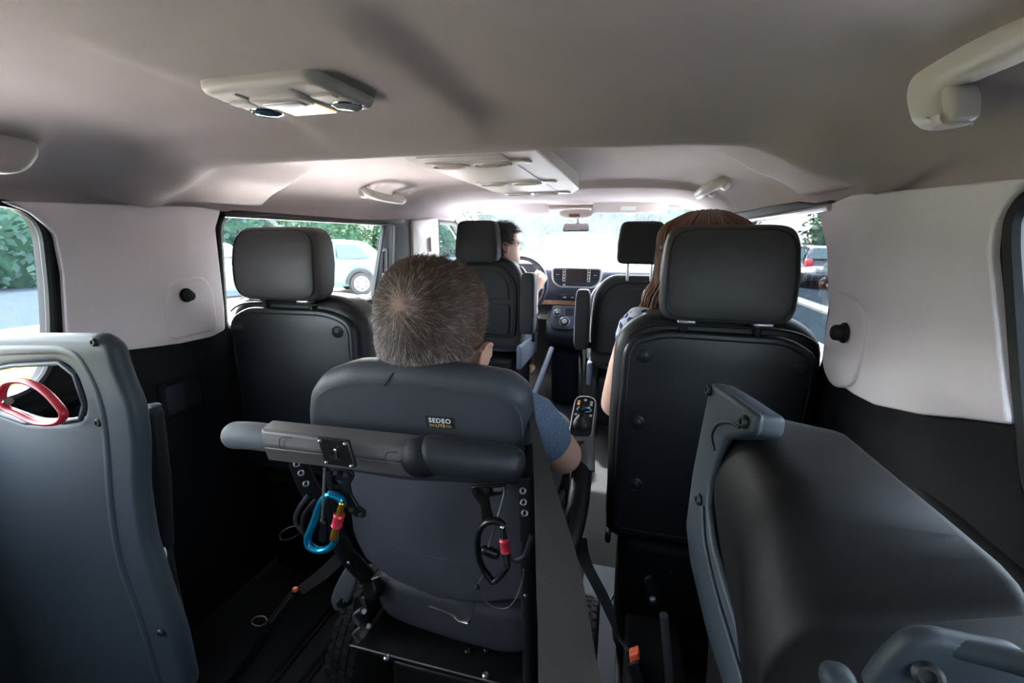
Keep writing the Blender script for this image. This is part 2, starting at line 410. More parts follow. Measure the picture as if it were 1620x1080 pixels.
def side_wall(side):
    rear = .668 if side < 0 else .60
    H1 = fillet([(-.30, .795), ((.618 if side < 0 else .500), .795), ((.650 if side < 0 else .565), .97), (rear, 1.166), (-.30, 1.166)], .075, 8)
    if side > 0:
        hq = [PX(x, y, .775) for x, y in ((1618, 312), (1598, 345), (1596, 390), (1603, 500), (1610, 600), (1618, 700), (1622, 760))]
        H1 = fillet([(-.30, .795), (.46, .795)]+[(p.y, p.z) for p in reversed(hq)]+[(.52, 1.166), (-.30, 1.166)], .03, 6)
    c0 = 1.045 if side < 0 else 1.02
    H2 = fillet([(c0, .83, .04), (2.0, .83, .05), (2.06, 1.178, .04), (c0+.03, 1.178, .07)], .05, 8)
    H3 = fillet([(2.62, .93), (3.34, .93), (2.92, 1.205), (2.62, 1.205)], .03, 5)
    outl = [(-.45, 0), (3.5, 0), (3.5, .93), (2.95, 1.30), (2.2, 1.26), (-.45, 1.20)]
    w = struct('wall_left' if side < 0 else 'wall_right', yz(side, outl, [H1, H2, H3], .04, .006), blackpl,
               'black plastic side trim and window surrounds on the %s side of the cabin' % ('left' if side < 0 else 'right'))
    # pale fabric panel between the rear window and the sliding door window
    if side < 0:
        P = [(.648, .852), (.73, .846), (.82, .836), (.90, .829), (.99, .828), (1.036, .840), (1.043, .90), (1.05, 1.13), (1.075, 1.18), (1.0, 1.185), (.60, 1.168), (.64, 1.15), (.673, 1.11), (.672, 1.03), (.660, .94)]
    else:
        pq = [PX(x, y, .765) for x, y in ((1594, 671), (1584, 600), (1574, 500), (1564, 400), (1570, 350), (1590, 318))]
        P = [(pq[0].y, pq[0].z), (.62, .895), (.69, .872), (.80, .846), (.87, .840), (.95, .842), (.975, .89), (1.03, .99), (1.07, 1.08), (1.15, 1.17), (1.0, 1.185), (.60, 1.165)]+[(p.y, p.z) for p in reversed(pq[1:])]
    pan = struct('fabric_panel', yz(side, fillet(P, .008, 3), [], .012, .004, WX-.010), panel_fab, 'pale grey fabric panel', w)
    # moulding round the knob
    ym, zm = (.905, .915) if side < 0 else (.915, .90)
    if side < 0: mo = [(.86, .845), (.87, .95), (.885, .985), (.92, 1.0), (.99, 1.0), (1.01, .96), (1.01, .845)]
    else: mo = [(.86, .856), (.852, .95), (.865, .985), (.90, 1.0), (.99, 1.01), (1.005, .96), (1.0, .858), (.94, .828)]
    struct('knob_moulding', yz(side, fillet(mo, .03, 6), [], .012, .0055, WX-.0155), panel_fab, None, w)
    # B pillar in pale plastic
    struct('pillar_cover', yz(side, fillet([(2.235, .90), (2.60, .90), (2.60, 1.235), (2.255, 1.205)], .03, 5), [], .03, .012, WX-.012), lightpl, 'pale plastic pillar cover', w)
    g_ = struct('belt_guide', rbox((0, 0, 0), (.012, .035, .085), .006, T(side*(WX-.022), 2.46, 1.075)), lightpl, None, w)
    # A pillar
    struct('windscreen_pillar', tube([(side*.775, 2.86, 1.29), (side*.765, 3.20, 1.12), (side*.75, 3.6, .92)], [.04, .035, .035], 12), lightpl, 'pale plastic windscreen pillar', w)
    # sunken pulls and pockets in the dark trim
    s_ = WX-.002
    if side < 0:
        fr = yz(side, fillet(rect(.13, .105, .885, .685), .02, 5), [fillet(rect(.112, .087, .885, .685), .015, 5)], .006, .002, s_-.004)
        struct('pocket_frame', fr, blackpl, None, w)
        struct('pocket_lid', yz(side, fillet(rect(.05, .075, .86, .688), .008, 4), [], .006, .003, s_-.006), dashlow, None, w)
        struct('pocket_back', yz(side, fillet(rect(.108, .083, .885, .685), .012, 4), [], .003, .001, s_-.001), seal, None, w)
        fr = yz(side, fillet([(.70, .42), (.82, .38), (.83, .60), (.80, .665), (.70, .665)], .035, 6), [fillet([(.712, .435), (.808, .40), (.818, .60), (.79, .653), (.712, .653)], .03, 6)], .006, .002, s_-.004)
        struct('cup_recess_frame', fr, blackpl, None, w)
        struct('wood_tone_insert', yz(side, fillet(rect(.075, .03, .752, .633), .01, 4), [], .004, .002, s_-.004), M_('brown_insert', (.10, .035, .015), .5), 'small brown insert', w)
    # ledge below the rear window and the rounded arm of the trim
    struct('trim_ledge', tube([(side*.79, -.40, .755), (side*.79, .60, .755), (side*.79, .75, .77)], [.03, .03, .01], 12), blackpl, None, w)
    return H1, H2, H3
holesL = side_wall(-1); holesR = side_wall(1)

def window(n, side, H, g, label, sealw=.012):
    x = side*(WX+.018)
    root = struct('window_%d' % n, yz(side, offs(_ccw(H), -.006), [], .004, .001, WX+.02), g, label)
    M = [V((side*(WX+.004), p.x, p.y)) for p in H]
    struct('rubber_seal', tube(M, .009, 8, True), seal, None, root)
    return root
def _ccw(l):
    l = [V(p[:2]) for p in l]
    if area(l) < 0: l.reverse()
    return l
window(1, -1, holesL[0], g_clear, 'clear rear side window on the left with a black seal')
w2 = window(2, -1, holesL[1], g_clear, 'clear sliding door window on the left with a black surround')
window(3, -1, holesL[2], g_clear, 'clear front door window on the left')
window(4, 1, holesR[0], g_half, 'rear side window on the right with a black seal')
w5 = window(5, 1, holesR[1], g_tint, 'tinted sliding door window on the right')
window(6, 1, holesR[2], g_clear, 'clear front door window on the right')
# black inner surround of the sliding door windows, latch bar and handle
for side, w in ((-1, w2), (1, w5)):
    H = holesL[1] if side < 0 else holesR[1]
    struct('inner_frame', yz(side, offs(_ccw(H), -.004), [offs(_ccw(H), .012)], .02, .003, WX+.0), seal, None, w)
    struct('latch_bar', yz(side, fillet([(1.845, .835), (2.03, .84), (2.085, 1.172), (2.01, 1.176), (1.985, 1.165)], .012, 4), [fillet([(1.93, .90), (1.98, .90), (2.00, 1.06), (1.95, 1.06)], .012, 4)], .02, .004, WX-.004), seal if side < 0 else blackpl, 'black latch bar', w)
    struct('latch_handle', yz(side, fillet([(1.94, .94), (1.965, .94), (1.985, 1.05), (1.96, 1.05)], .01, 4), [], .012, .004, WX-.006), dashlow, None, w)
    struct('sliding_rail', tube([(side*(WX-.012), 1.08, 1.168), (side*(WX-.012), 1.98, 1.172)], .007, 8), seal if side < 0 else steel, None, w)
# dark lining above the right door window
struct('window_header', yz(1, fillet([(1.10, 1.172), (2.2, 1.176), (2.2, 1.215), (1.5, 1.205), (1.3, 1.198)], .01, 4), [], .02, .006, WX-.006), seal, None, w5)

# floor
floor = struct('floor', rbox((0, 1.52, -.02), (1.58, 4.0, .04), .003), carpet, 'black carpeted cabin floor')
struct('aisle_vinyl', rbox((.345, .6, .001), (.115, 1.55, .006), .002), vinyl, 'blue grey vinyl strip in the aisle', floor)
struct('floor_rail', rbox((.415, .9, .006), (.03, 2.6, .014), .003), blackmetal, None, floor)
for i, x in enumerate((-.44, -.36)):
    struct('floor_rail', rbox((x, .9, .006), (.022, 2.6, .014), .003), blackmetal, None, floor)
struct('front_mat', rbox((-.02, 2.55, .003), (.5, .75, .008), .002), navy, 'dark blue front floor mat', floor)
struct('front_step', rbox((-.02, 2.15, .01), (.46, .04, .03), .01), blackpl, None, floor)
# front bulkhead
struct('wall_front', rbox((0, 3.6, .42), (1.56, .04, .90), .01), blackpl, 'dark bulkhead under the windscreen')
# unseen closed tailgate, its glass darkened to limit light from behind
bk = struct('wall_back', xf(Matrix(((-1, 0, 0, 0), (0, 0, 1, -.45), (0, 1, 0, 0), (0, 0, 0, 1))), plate([(-.8, 0), (.8, 0), (.8, 1.3), (-.8, 1.3)], [fillet([(-.62, .74), (.62, .74), (.58, 1.17), (-.58, 1.17)], .06, 6)], .03, .004)), blackpl, 'tailgate trim with a large window, behind the camera')
struct('window_8', xf(Matrix(((-1, 0, 0, 0), (0, 0, 1, -.455), (0, 1, 0, 0), (0, 0, 0, 1))), plate([(-.64, .72), (.64, .72), (.60, 1.19), (-.60, 1.19)], [], .004, .001)), g_dim, 'tailgate glass darkened to limit rear light, unseen behind the camera')
# unseen bonnet, added to bounce sunlight up onto the front headliner
struct('trim_2', loft([[V((x, y, z-.10*abs(x/.85)**3)) for x in (-.85, -.5, 0, .5, .85)]+[V((x, y, z-.10*abs(x/.85)**3-.05)) for x in (.85, .5, 0, -.5, -.85)] for y, z in ((3.66, .86), (4.0, .83), (4.4, .74), (4.7, .58))]), M_('silver_bonnet', (.7, .7, .7), .4), 'pale unseen bonnet added ahead of the windscreen to bounce sunlight')
# windscreen
ws = struct('window_7', wplate([(-.74, 2.92, 1.305), (.74, 2.92, 1.305), (.74, 3.62, .90), (-.74, 3.62, .90)], .005, .001), g_wind, 'dusty sunlit windscreen')
struct('upper_edge_band', tube([(-.74, 2.90, 1.305), (.74, 2.90, 1.305)], .020, 10), headliner, None, ws)
for i, x in enumerate((-.10, .30)):
    struct('parking_permit_sticker', rbox((0, 0, 0), (.022, .016, .001), .0003, look((x, 3.50, .955), (0, -1, .4))), M_('sticker', (.25, .27, .3), .6), None, ws)

# ================================================================== CEILING FITTINGS
def lamp_pod():
    cx, cy, cz = -.066, .543, 1.290
    r = thing('overhead_lamp', 'pale plastic ceiling lamp unit with a lit amber lens, nearest on the rear headliner', 'ceiling lamp', (cx, cy, cz))
    D = Matrix(((1, 0, 0, cx), (0, -1, 0, cy), (0, 0, -1, cz), (0, 0, 0, 1)))   # local xy, z down
    DR = D @ Matrix.Diagonal((1.06, 1.06, 1, 1))
    body = fillet([(-.088, -.055, .012), (.088, -.055, .012), (.080, .058, .02), (-.080, .058, .02)], .015, 6)
    add('housing', xf(DR @ T(0, 0, .016), plate(body, [], .016, .009, 4)), lightpl, r)
    add('lamp_lens', xf(DR @ T(0, -.020, .018), plate(fillet(rect(.066, .058), .004), [], .004, .0015)), lampglass, r, label='glowing amber lamp lens')
    sw = add('switch_plate', xf(DR @ T(0, .013, .021), plate(fillet(rect(.074, .034), .010), [], .008, .003)), lightpl, r)
    add('switch_button', xf(DR @ T(0, .009, .023), plate(fillet(rect(.052, .018), .004), [], .003, .001)), satin, sw)
    for s in (-1, 1):
        lens = add('reading_lens', xf(DR @ T(s*.061, -.030, .015), lathe([(.0175, 0), (.0175, .003), (.013, .0055), (.0001, .006)], 24)), bluelens if s < 0 else clearlens, r,
                   label='blue reflecting reading lens' if s < 0 else 'clear reflecting reading lens')
        add('lens_ring', xf(DR @ T(s*.061, -.030, .016), tube([(.0185*cos(a*pi/12), .0185*sin(a*pi/12), 0) for a in range(24)], .0018, 8, True)), chrome, lens)
        add('rocker_button', xf(DR @ T(s*.058, .012, .0185), plate(fillet(rect(.030, .015), .003), [], .004, .0015)), lightpl, r)
        add('rib', xf(DR, tube(smooth_path([(s*.038, .045, .016), (s*.036, .0, .017), (s*.038, -.048, .016)], 5), .002, 8)), lightpl, r)
lamp_pod()

def vent_console():
    r = thing('overhead_vent_console', 'long grey overhead console with oval air vents beyond the cross rib', 'overhead console', (0, 1.5, 1.30))
    ol = fillet([(-.168, 1.0), (.168, 1.0), (.172, 1.78, .02), (.13, 1.93, .03), (-.13, 1.93, .03), (-.172, 1.78, .02)], .01, 5)
    Z = 1.288
    D = Matrix(((1, 0, 0, 0), (0, 1, 0, 0), (0, 0, 1, Z), (0, 0, 0, 1))) @ Matrix.Diagonal((1, 1, -1, 1))
    def P(o, t, b, z=0, holes=()):
        v, f = plate(o, holes, t, b, 3); return [V((p.x, p.y, Z-z-p.z)) for p in v], [tuple(reversed(q)) for q in f]
    add('console_body', P(ol, .060, .006), lightpl, r)
    add('centre_panel', P(fillet([(-.125, 1.02), (.085, 1.02), (.085, 1.90), (-.125, 1.90)], .008), .003, .0015, .0025), lightpl, r)
    for k, (y, ry) in enumerate(((1.115, .030), (1.50, .028), (1.84, .026))):
        b = add('vent_band', P(fillet(rect(.225, ry*2.5, -.02, y), .012), .004, .002, .006), satin if k else lightpl, r)
        for x in (-.075, .035):
            add('vent_ring', [(p) for p in tube([(x+.047*cos(a*pi/14), y+ry*sin(a*pi/14), Z-.0075) for a in range(28)], .0028, 8, True)] and tube([(x+.047*cos(a*pi/14), y+ry*sin(a*pi/14), Z-.0075) for a in range(28)], .0028, 8, True), lightpl, b)
            add('vent_flap', warp(lambda p: (p.x, p.y, p.z), superell((x, y, Z-.006), (.041, ry*.82, .006), 1, 1, 24, 10)), M_('warm_vent_flap', (.36, .29, .24), .5), b)
        add('corner_tab', P(fillet([(.088, y-.025), (.12, y-.025), (.135, y+.0), (.12, y+.022), (.088, y+.022)], .004), .004, .002, .006), lightpl, r)
vent_console()

def grab_handle(side, y0, y1, z, x, label, r0=.013):
    """curved grab handle on the shoulder of the headliner, running along Y"""
    r = thing('grab_handle', label, 'handle', (side*x, (y0+y1)/2, z), group=None)
    L = y1-y0; inn = .052
    def pt(y, d, dz): return (side*(x-d), y, z-dz)
    path = smooth_path([pt(y0+.006, -.012, -.012), pt(y0, inn*.55, .008), pt(y0+L*.16, inn, .018), pt(y0+L*.5, inn*1.05, .020), pt(y1-L*.16, inn, .018), pt(y1, inn*.55, .008), pt(y1-.006, -.012, -.012)], 6)
    add('grip', tube(path, r0, 12, sx=1.3), lightpl, r, angle=70)
    for y in (y0+.008, y1-.008):
        add('handle_foot', rbox((0, 0, 0), (.030, .040, .030), .010, T(side*(x+.002), y, z-.008) @ RY(side*35)), lightpl, r)
    return r
grab_handle(-1, 1.63, 1.89, 1.285, .655, 'small pale grab handle above the left sliding door window')
grab_handle(1, 1.63, 1.89, 1.285, .655, 'small pale grab handle above the long-haired passenger on the right')

def rear_handle(side, label):
    r = thing('grab_handle', label, 'handle', (side*.69, .5, 1.25))
    y1 = .69 if side > 0 else .60
    # broad moulded bar hanging below the shoulder
    def face(pts, x):
        out = []
        for px, py in pts:
            p = PX(px, py, x); out.append(V((p.x, p.y, p.z)))
        return out
    def block(pts, x, t, b, r_):
        q = [V((p.y, p.z)) for p in face(pts, x)]; q = _ccw(fillet(q, r_, 5))
        M = Matrix(((0, 0, -1, x), (1, 0, 0, 0), (0, 1, 0, 0), (0, 0, 0, 1)))
        vf = [V((x+(-p.z), p.x, p.y)) for p in plate(q, [], t, b, 4, True)[0]], plate(q, [], t, b, 4, True)[1]
        return [V((side*p.x, p.y, p.z)) for p in vf[0]], (vf[1] if side < 0 else [tuple(reversed(f)) for f in vf[1]])
    add('grip', block([(1730, -32), (1620, 18), (1520, 58), (1452, 98), (1430, 130), (1425, 165), (1434, 200), (1448, 209), (1492, 201), (1484, 170), (1480, 140), (1535, 116), (1620, 78), (1730, 32)], .645, .030, .012, .012), lightpl, r, angle=80)
    add('foot_cap', block([(1476, 138), (1500, 132), (1508, 150), (1505, 186), (1494, 197), (1478, 199)], .650, .024, .006, .008), lightpl, r, angle=80)
    add('handle_foot', rbox((0, 0, 0), (.060, .060, .05), .016, T(side*.700, .30, 1.22) @ RY(side*35)), lightpl, r)
rear_handle(1, 'large moulded grab handle at the top right corner of the cabin')
rear_handle(-1, 'moulded grab handle end at the far left above the rear window')

# round belt knobs on the pale panels
for side, (y, z) in ((-1, (.925, .955)), (1, (.915, .940))):
    r = thing('coat_knob', 'round black knob on the pale fabric panel, %s side' % ('left' if side < 0 else 'right'), 'knob', (side*(WX-.03), y, z))
    M = Matrix.Translation((side*(WX-.018), y, z)) @ RY(-90*side)
    add('knob_collar', lathe([(.0185, 0), (.0185, .003), (.015, .006), (.013, .006)], 24, M), blackpl, r)
    add('knob_head', xf(M, superell((0, 0, .010), (.0145, .0145, .011), .6, 1, 24, 14)), seal, r)

# sun visors
for side, lab in ((-1, 'folded-up sun visor on the driver side of the windscreen'), (1, 'folded-up sun visor with a pale label on the passenger side')):
    c = side*.345
    r = thing('sun_visor', lab, 'sun visor', (c, 2.80, 1.30))
    o = fillet([(-.225, .045, .015), (-.10, .055, .03), (.10, .072, .03), (.19, .068, .02), (.225, -.035, .025), (-.225, -.035, .012)], .02, 5)
    o = [V((p.x*(-side), p.y)) for p in o]
    M = look((c, 2.84, 1.288), (0, -1, -.75))
    add('visor_body', xf(M, plate(_ccw(o), [], .018, .008, 3, True)), lightpl, r)
    add('visor_pivot', tube([M @ V((-side*.20, .06, -.01)), M @ V((-side*.10, .062, -.01)), M @ V((-side*.10, .06, -.03))], .007, 8), lightpl, r)
    if side > 0: add('visor_label', xf(M @ T(0, .0, .0012), plate(fillet(rect(.085, .026), .003), [], .001, .0003)), white, r, label='pale label')

r = thing('rear_view_mirror', 'rear view mirror hanging from the windscreen header', 'mirror', (.04, 2.82, 1.21))
mo = PY(911, 360, 2.85)
M = look(mo, (.06, -1, .10))
mol = fillet([(-.085, -.022, .02), (.085, -.022, .02), (.075, .030, .015), (-.075, .030, .015)], .02, 6)
add('mirror_shell', xf(M, plate(_ccw(mol), [], .03, .006, 3, True)), blackpl, r)
add('mirror_glass', xf(M @ T(0, 0, .0015), plate(offs(_ccw(mol), .006), [], .002, .0005)), mirrorm, r)
mb = PY(911, 338, 2.85)
add('mirror_base', superell(tuple(mb), (.105, .03, .030), .7, .6, 32, 14), lightpl, r)
add('display_window', xf(look(mb+V((-.005, -.032, -.012)), (0, -1, -.3)), plate(fillet(rect(.066, .018), .003), [], .004, .001)), M_('brown_display', (.16, .07, .05), .3), r)
add('mirror_stem', tube([mb+V((.01, 0, -.02)), mo+V((.01, .02, .02))], .012, 10), satin, r)

# ================================================================== OUTSIDE
GZ = -.5
ground = struct('ground', wplate([(-60, -40, GZ), (60, -40, GZ), (60, 90, GZ), (-60, 90, GZ)], .1, .001), asphalt, 'grey asphalt road around the vehicle')
def flat(name, pts, z, mat, label): return struct(name, wplate([(x, y, z) for x, y in pts], .06, .004), mat, label, ground)
# left: road, pale kerb, grass verge near the vehicle
flat('pale_pavement', [(-11.3, -12), (-3.2, -12), (-3.2, 60), (-9.5, 60), (-10.2, 6.0)], GZ+.03, kerb, 'pale sunlit pavement')
flat('grass_verge', [(-9.6, -12), (-5.3, -12), (-5.0, 5.6), (-9.2, 5.0)], GZ+.05, grassm, 'sunlit grass verge')
flat('far_grass', [(-40, -12), (-19.5, -12), (-19.5, 60), (-40, 60)], GZ+.06, grassm, 'grass strip under the hedge')
flat('right_kerb', [(4.6, -12), (5.0, -12), (5.2, 40), (4.8, 40)], GZ+.06, M_('kerb_stone', (.16, .15, .14), .9, spec=0), 'pale kerb strip')
flat('right_grass', [(5.0, -12), (6.2, -12), (6.2, 9), (5.2, 9)], GZ+.10, grassm, 'grass strip on the right')
flat('front_pavement', [(-3.2, 3.9), (3.4, 3.9), (3.4, 60), (-3.2, 60)], GZ+.02, M_('pale_concrete', (.75, .72, .70), .9, spec=0), 'pale sunlit ground ahead')

flat('bounce_slab', [(-6.2, .8), (-1.1, .8), (-1.1, 3.8), (-4.8, 3.8)], GZ+.035, M_('pale_slab', (.70, .66, .63), .9, spec=0), 'pale slab added to bounce light into the cabin, left')  # both slabs are out of view, added to throw light onto the ceiling
flat('bounce_slab', [(1.1, .8), (3.4, .8), (3.4, 3.8), (1.1, 3.8)], GZ+.035, bpy.data.materials['pale_slab'], 'pale slab added to bounce light into the cabin, right')
def leaves(c, h, n, size, seed):
    rnd = random.Random(seed); vs, fs = [], []
    for _ in range(n):
        a = rnd.uniform(0, 2*pi); u = rnd.uniform(-.75, 1); rr = sqrt(1-min(1, u*u)); k = rnd.uniform(.80, 1.05)
        d = V((rr*cos(a), rr*sin(a), u)); k *= 1+.22*noise.noise(d*2.3+V((seed, 0, 0)))
        p = V((c[0]+h[0]*d.x*k, c[1]+h[1]*d.y*k, c[2]+h[2]*d.z*k))
        t = V((rnd.gauss(0, 1), rnd.gauss(0, 1), rnd.gauss(0, 1))).normalized(); b = t.orthogonal().normalized(); s = size*rnd.uniform(.6, 1.3)
        o = len(vs); vs += [p-t*s, p+b*s*.55, p+t*s, p-b*s*.55]; fs.append((o, o+1, o+2, o+3))
    return vs, fs
def tree(name, label, c, h, n, size, mat, seed, cat='tree', group=None):
    r = thing(name, label, cat, (c[0], c[1], GZ), group=group)
    f = add('foliage', leaves(c, h, n, size, seed), mat, r); f['kind'] = 'stuff'
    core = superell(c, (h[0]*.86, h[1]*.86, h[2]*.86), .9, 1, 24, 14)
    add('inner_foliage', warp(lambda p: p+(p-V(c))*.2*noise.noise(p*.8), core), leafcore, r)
    if cat == 'tree': add('trunk', capsule([(c[0], c[1], GZ-.1), (c[0], c[1], c[2])], [.22, .14]), bark, r)
# hedge beyond the road on the left
for i, (x, y, w, hh) in enumerate([(-21, 3, 4.1, 2.7), (-21.5, 11.6, 4.2, 2.5), (-22, 20.2, 4.2, 2.9), (-21.5, 28.8, 4.2, 2.8), (-19.5, 37.5, 4.2, 3.0), (-18.5, 46.5, 4.5, 3.2)]):
    labs = ['dense bush of the roadside hedge, the one seen through the far left rear window', 'dark bush of the roadside hedge between the two left windows',
            'blue green bush above the hatchback bonnet', 'light green bush rising over the roof of the mint hatchback', 'green bush behind the tail of the mint hatchback', 'far hedge bush nearest the driver']
    tree('hedge_bush', labs[i], (x, y, GZ+hh*.45), (3.0, w, hh), 5200, .16, leaf if i in (3, 4) else leaf2, i+1, 'bush', 'roadside hedge bushes')
for i, (x, y, z, h, lab) in enumerate([(-7.5, 34, 3.2, (4.5, 3, 3.4), 'pale tree ahead on the left seen past the driver'), (-1.5, 42, 3.6, (4.2, 3, 4.0), 'tree ahead seen behind the rear view mirror'),
        (5.5, 38, 3.4, (4.0, 3, 4.2), 'tree ahead beside the passenger headrest')]):
    tree('roadside_tree', lab, (x, y, z), h, 3500, .2, leaf2, 20+i)
for i, (x, y, h, lab) in enumerate([(13.5, 23, (3, 4.4, 2.9), 'dark tree behind the dark car on the right'), (14.5, 33, (3, 4.8, 3.2), 'dark tree further along the road on the right'), (14, 13.5, (3, 4.4, 2.6), 'tree above the parked cars on the right')]):
    tree('roadside_tree', lab, (x, y, 1.5), h, 3500, .2, leaf, 30+i)

def car(name, label, loc, rz, paint, L=4.0, Wd=1.72, Hh=1.46, tail=carlamp, sedan=False):
    """hatchback, nose at +y local"""
    r = thing(name, label, 'car', loc, rz)
    prof = [(-L/2, .32), (-L/2, .62), (-L/2+.05, .92), (-L/2+.32, 1.22), (-L/2+.55, Hh-.05), (-L/2+1.1, Hh), (-L/2+1.9, Hh-.02), (-L/2+2.25, Hh-.10),
            (L/2-1.1, .98), (L/2-.35, .84), (L/2-.05, .66), (L/2, .42), (L/2-.08, .25), (-L/2+.1, .24)]
    belt = .92
    def hw(z): return Wd/2*(1-.24*sm(belt, Hh, z))*(1-.06*(1-sm(.25, .5, z)))
    def prow(P, k=1.0, dx=0):
        return [V((k*(hw(z)+dx), y, z)) for y, z in P]
    P = [(p.x, p.y) for p in fillet(prof, .10, 4)]
    rings = []
    for t in (-1, -.97, -.86, -.5, 0, .5, .86, .97, 1):
        sh = 0 if abs(t) < .9 else (.02 if abs(t) < .98 else .06)
        cy, cz = 0, .8
        rings.append([V((t*hw(z)*(1 if abs(t) < 1 else .985), y*(1-sh*.4)-.0, cz+(z-cz)*(1-sh))) for y, z in P])
    add('car_body', loft(rings), paint, r, False, angle=50)
    for s in (-1, 1):
        gl = fillet([(-L/2+.42, .98), (-L/2+.72, 1.30), (-L/2+1.1, Hh-.13), (-L/2+1.95, Hh-.13), (L/2-1.30, .98)], .06, 4)
        bar = lambda y: y
        for k, (a, b) in enumerate(((-L/2+.40, -L/2+1.28), (-L/2+1.34, L/2-1.25))):
            q = [(max(a, min(b, p.x)), p.y) for p in gl]; out = []
            for p in q:
                if not out or (V(p)-V(out[-1])).length > .004: out.append(p)
            ring = [V((s*(hw(z)+.008), y, z)) for y, z in out]; inner = [V((s*(hw(z)-.02), y, z)) for y, z in out]
            add('side_window', loft([ring, inner] if s > 0 else [inner, ring]), carglass, r, False)
        for y in (-L/2+.72, L/2-.78):
            M = Matrix.Translation((s*(Wd/2-.09), y, .31)) @ RY(90*s)
            w = add('wheel', lathe([(.10, -.10), (.30, -.10), (.315, -.06), (.315, .06), (.29, .105), (.22, .105), (.20, .09), (.0001, .09)], 32, M), rubber, r, False)
            add('wheel_cover', lathe([(.205, .08), (.205, .10), (.17, .112), (.05, .118), (.0001, .118)], 28, M), hub, w, False)
            for k in range(6):
                add('wheel_hole', xf(M @ RZ(60*k) @ T(.13, 0, .120), plate(circ(.028, 10, ry=.02), [], .01, .001)), rubber, w, False)
            add('wheel_arch', tube([V((s*(hw(.6)+.006), y+.37*cos(a*pi/12), .31+.37*sin(a*pi/12))) for a in range(13)], .035, 8), rubber, r, False)
    add('windscreen', loft([[V((x, L/2-1.16, 1.0)) for x in (-hw(1)*.9, hw(1)*.9)]+[V((x, -L/2+2.22, Hh-.085)) for x in (hw(1.4)*.92, -hw(1.4)*.92)],
                            [V((x, L/2-1.10, 1.02)) for x in (-hw(1)*.9, hw(1)*.9)]+[V((x, -L/2+2.26, Hh-.06)) for x in (hw(1.4)*.92, -hw(1.4)*.92)]]), carglass, r, False)
    add('rear_window', loft([[V((x, -L/2+.14, 1.03)) for x in (-hw(1)*.82, hw(1)*.82)]+[V((x, -L/2+.50, Hh-.10)) for x in (hw(1.4)*.86, -hw(1.4)*.86)],
                             [V((x, -L/2+.06, 1.03)) for x in (-hw(1)*.82, hw(1)*.82)]+[V((x, -L/2+.44, Hh-.08)) for x in (hw(1.4)*.86, -hw(1.4)*.86)]]), carglass, r, False)
    for s in (-1, 1):
        add('tail_lamp', rbox((s*(Wd/2-.13), -L/2+.08, .88), (.24, .20, .26), .05), tail, r, False)
        add('headlamp', rbox((s*(Wd/2-.22), L/2-.16, .70), (.34, .24, .13), .04), M_('headlamp_glass', (.7, .75, .8), .1), r, False)
        add('door_mirror', superell((s*(Wd/2+.08), L/2-1.35, 1.0), (.10, .06, .07), .6, .6, 16, 10), paint, r, False)
    add('bumper', rbox((0, -L/2+.03, .45), (Wd*.92, .12, .22), .04), paint, r, False)
    return r
mint = car('hatchback', 'pale mint hatchback with white wheel covers seen through the left sliding door window', (-8.85, 11.3, GZ), 135, carmint); mint.scale = (1.1, 1.08, 1.1)
car('hatchback', 'white car parked at the far left of the sliding door window, mostly behind the headrest', (-14.3, 12.9, GZ), 55, carwhite)
car('hatchback', 'dark grey car with a red tail lamp seen through the right door window', (7.2, 19.6, GZ), -4, cardark)
car('hatchback', 'pale car seen at the right edge through the rear side window', (6.3, 5.6, GZ), 175, carmint)
car('hatchback', 'white car parked straight ahead beyond the windscreen', (-.75, 10.4, GZ), 181, carwhite, L=4.2, Wd=1.9, Hh=1.78)

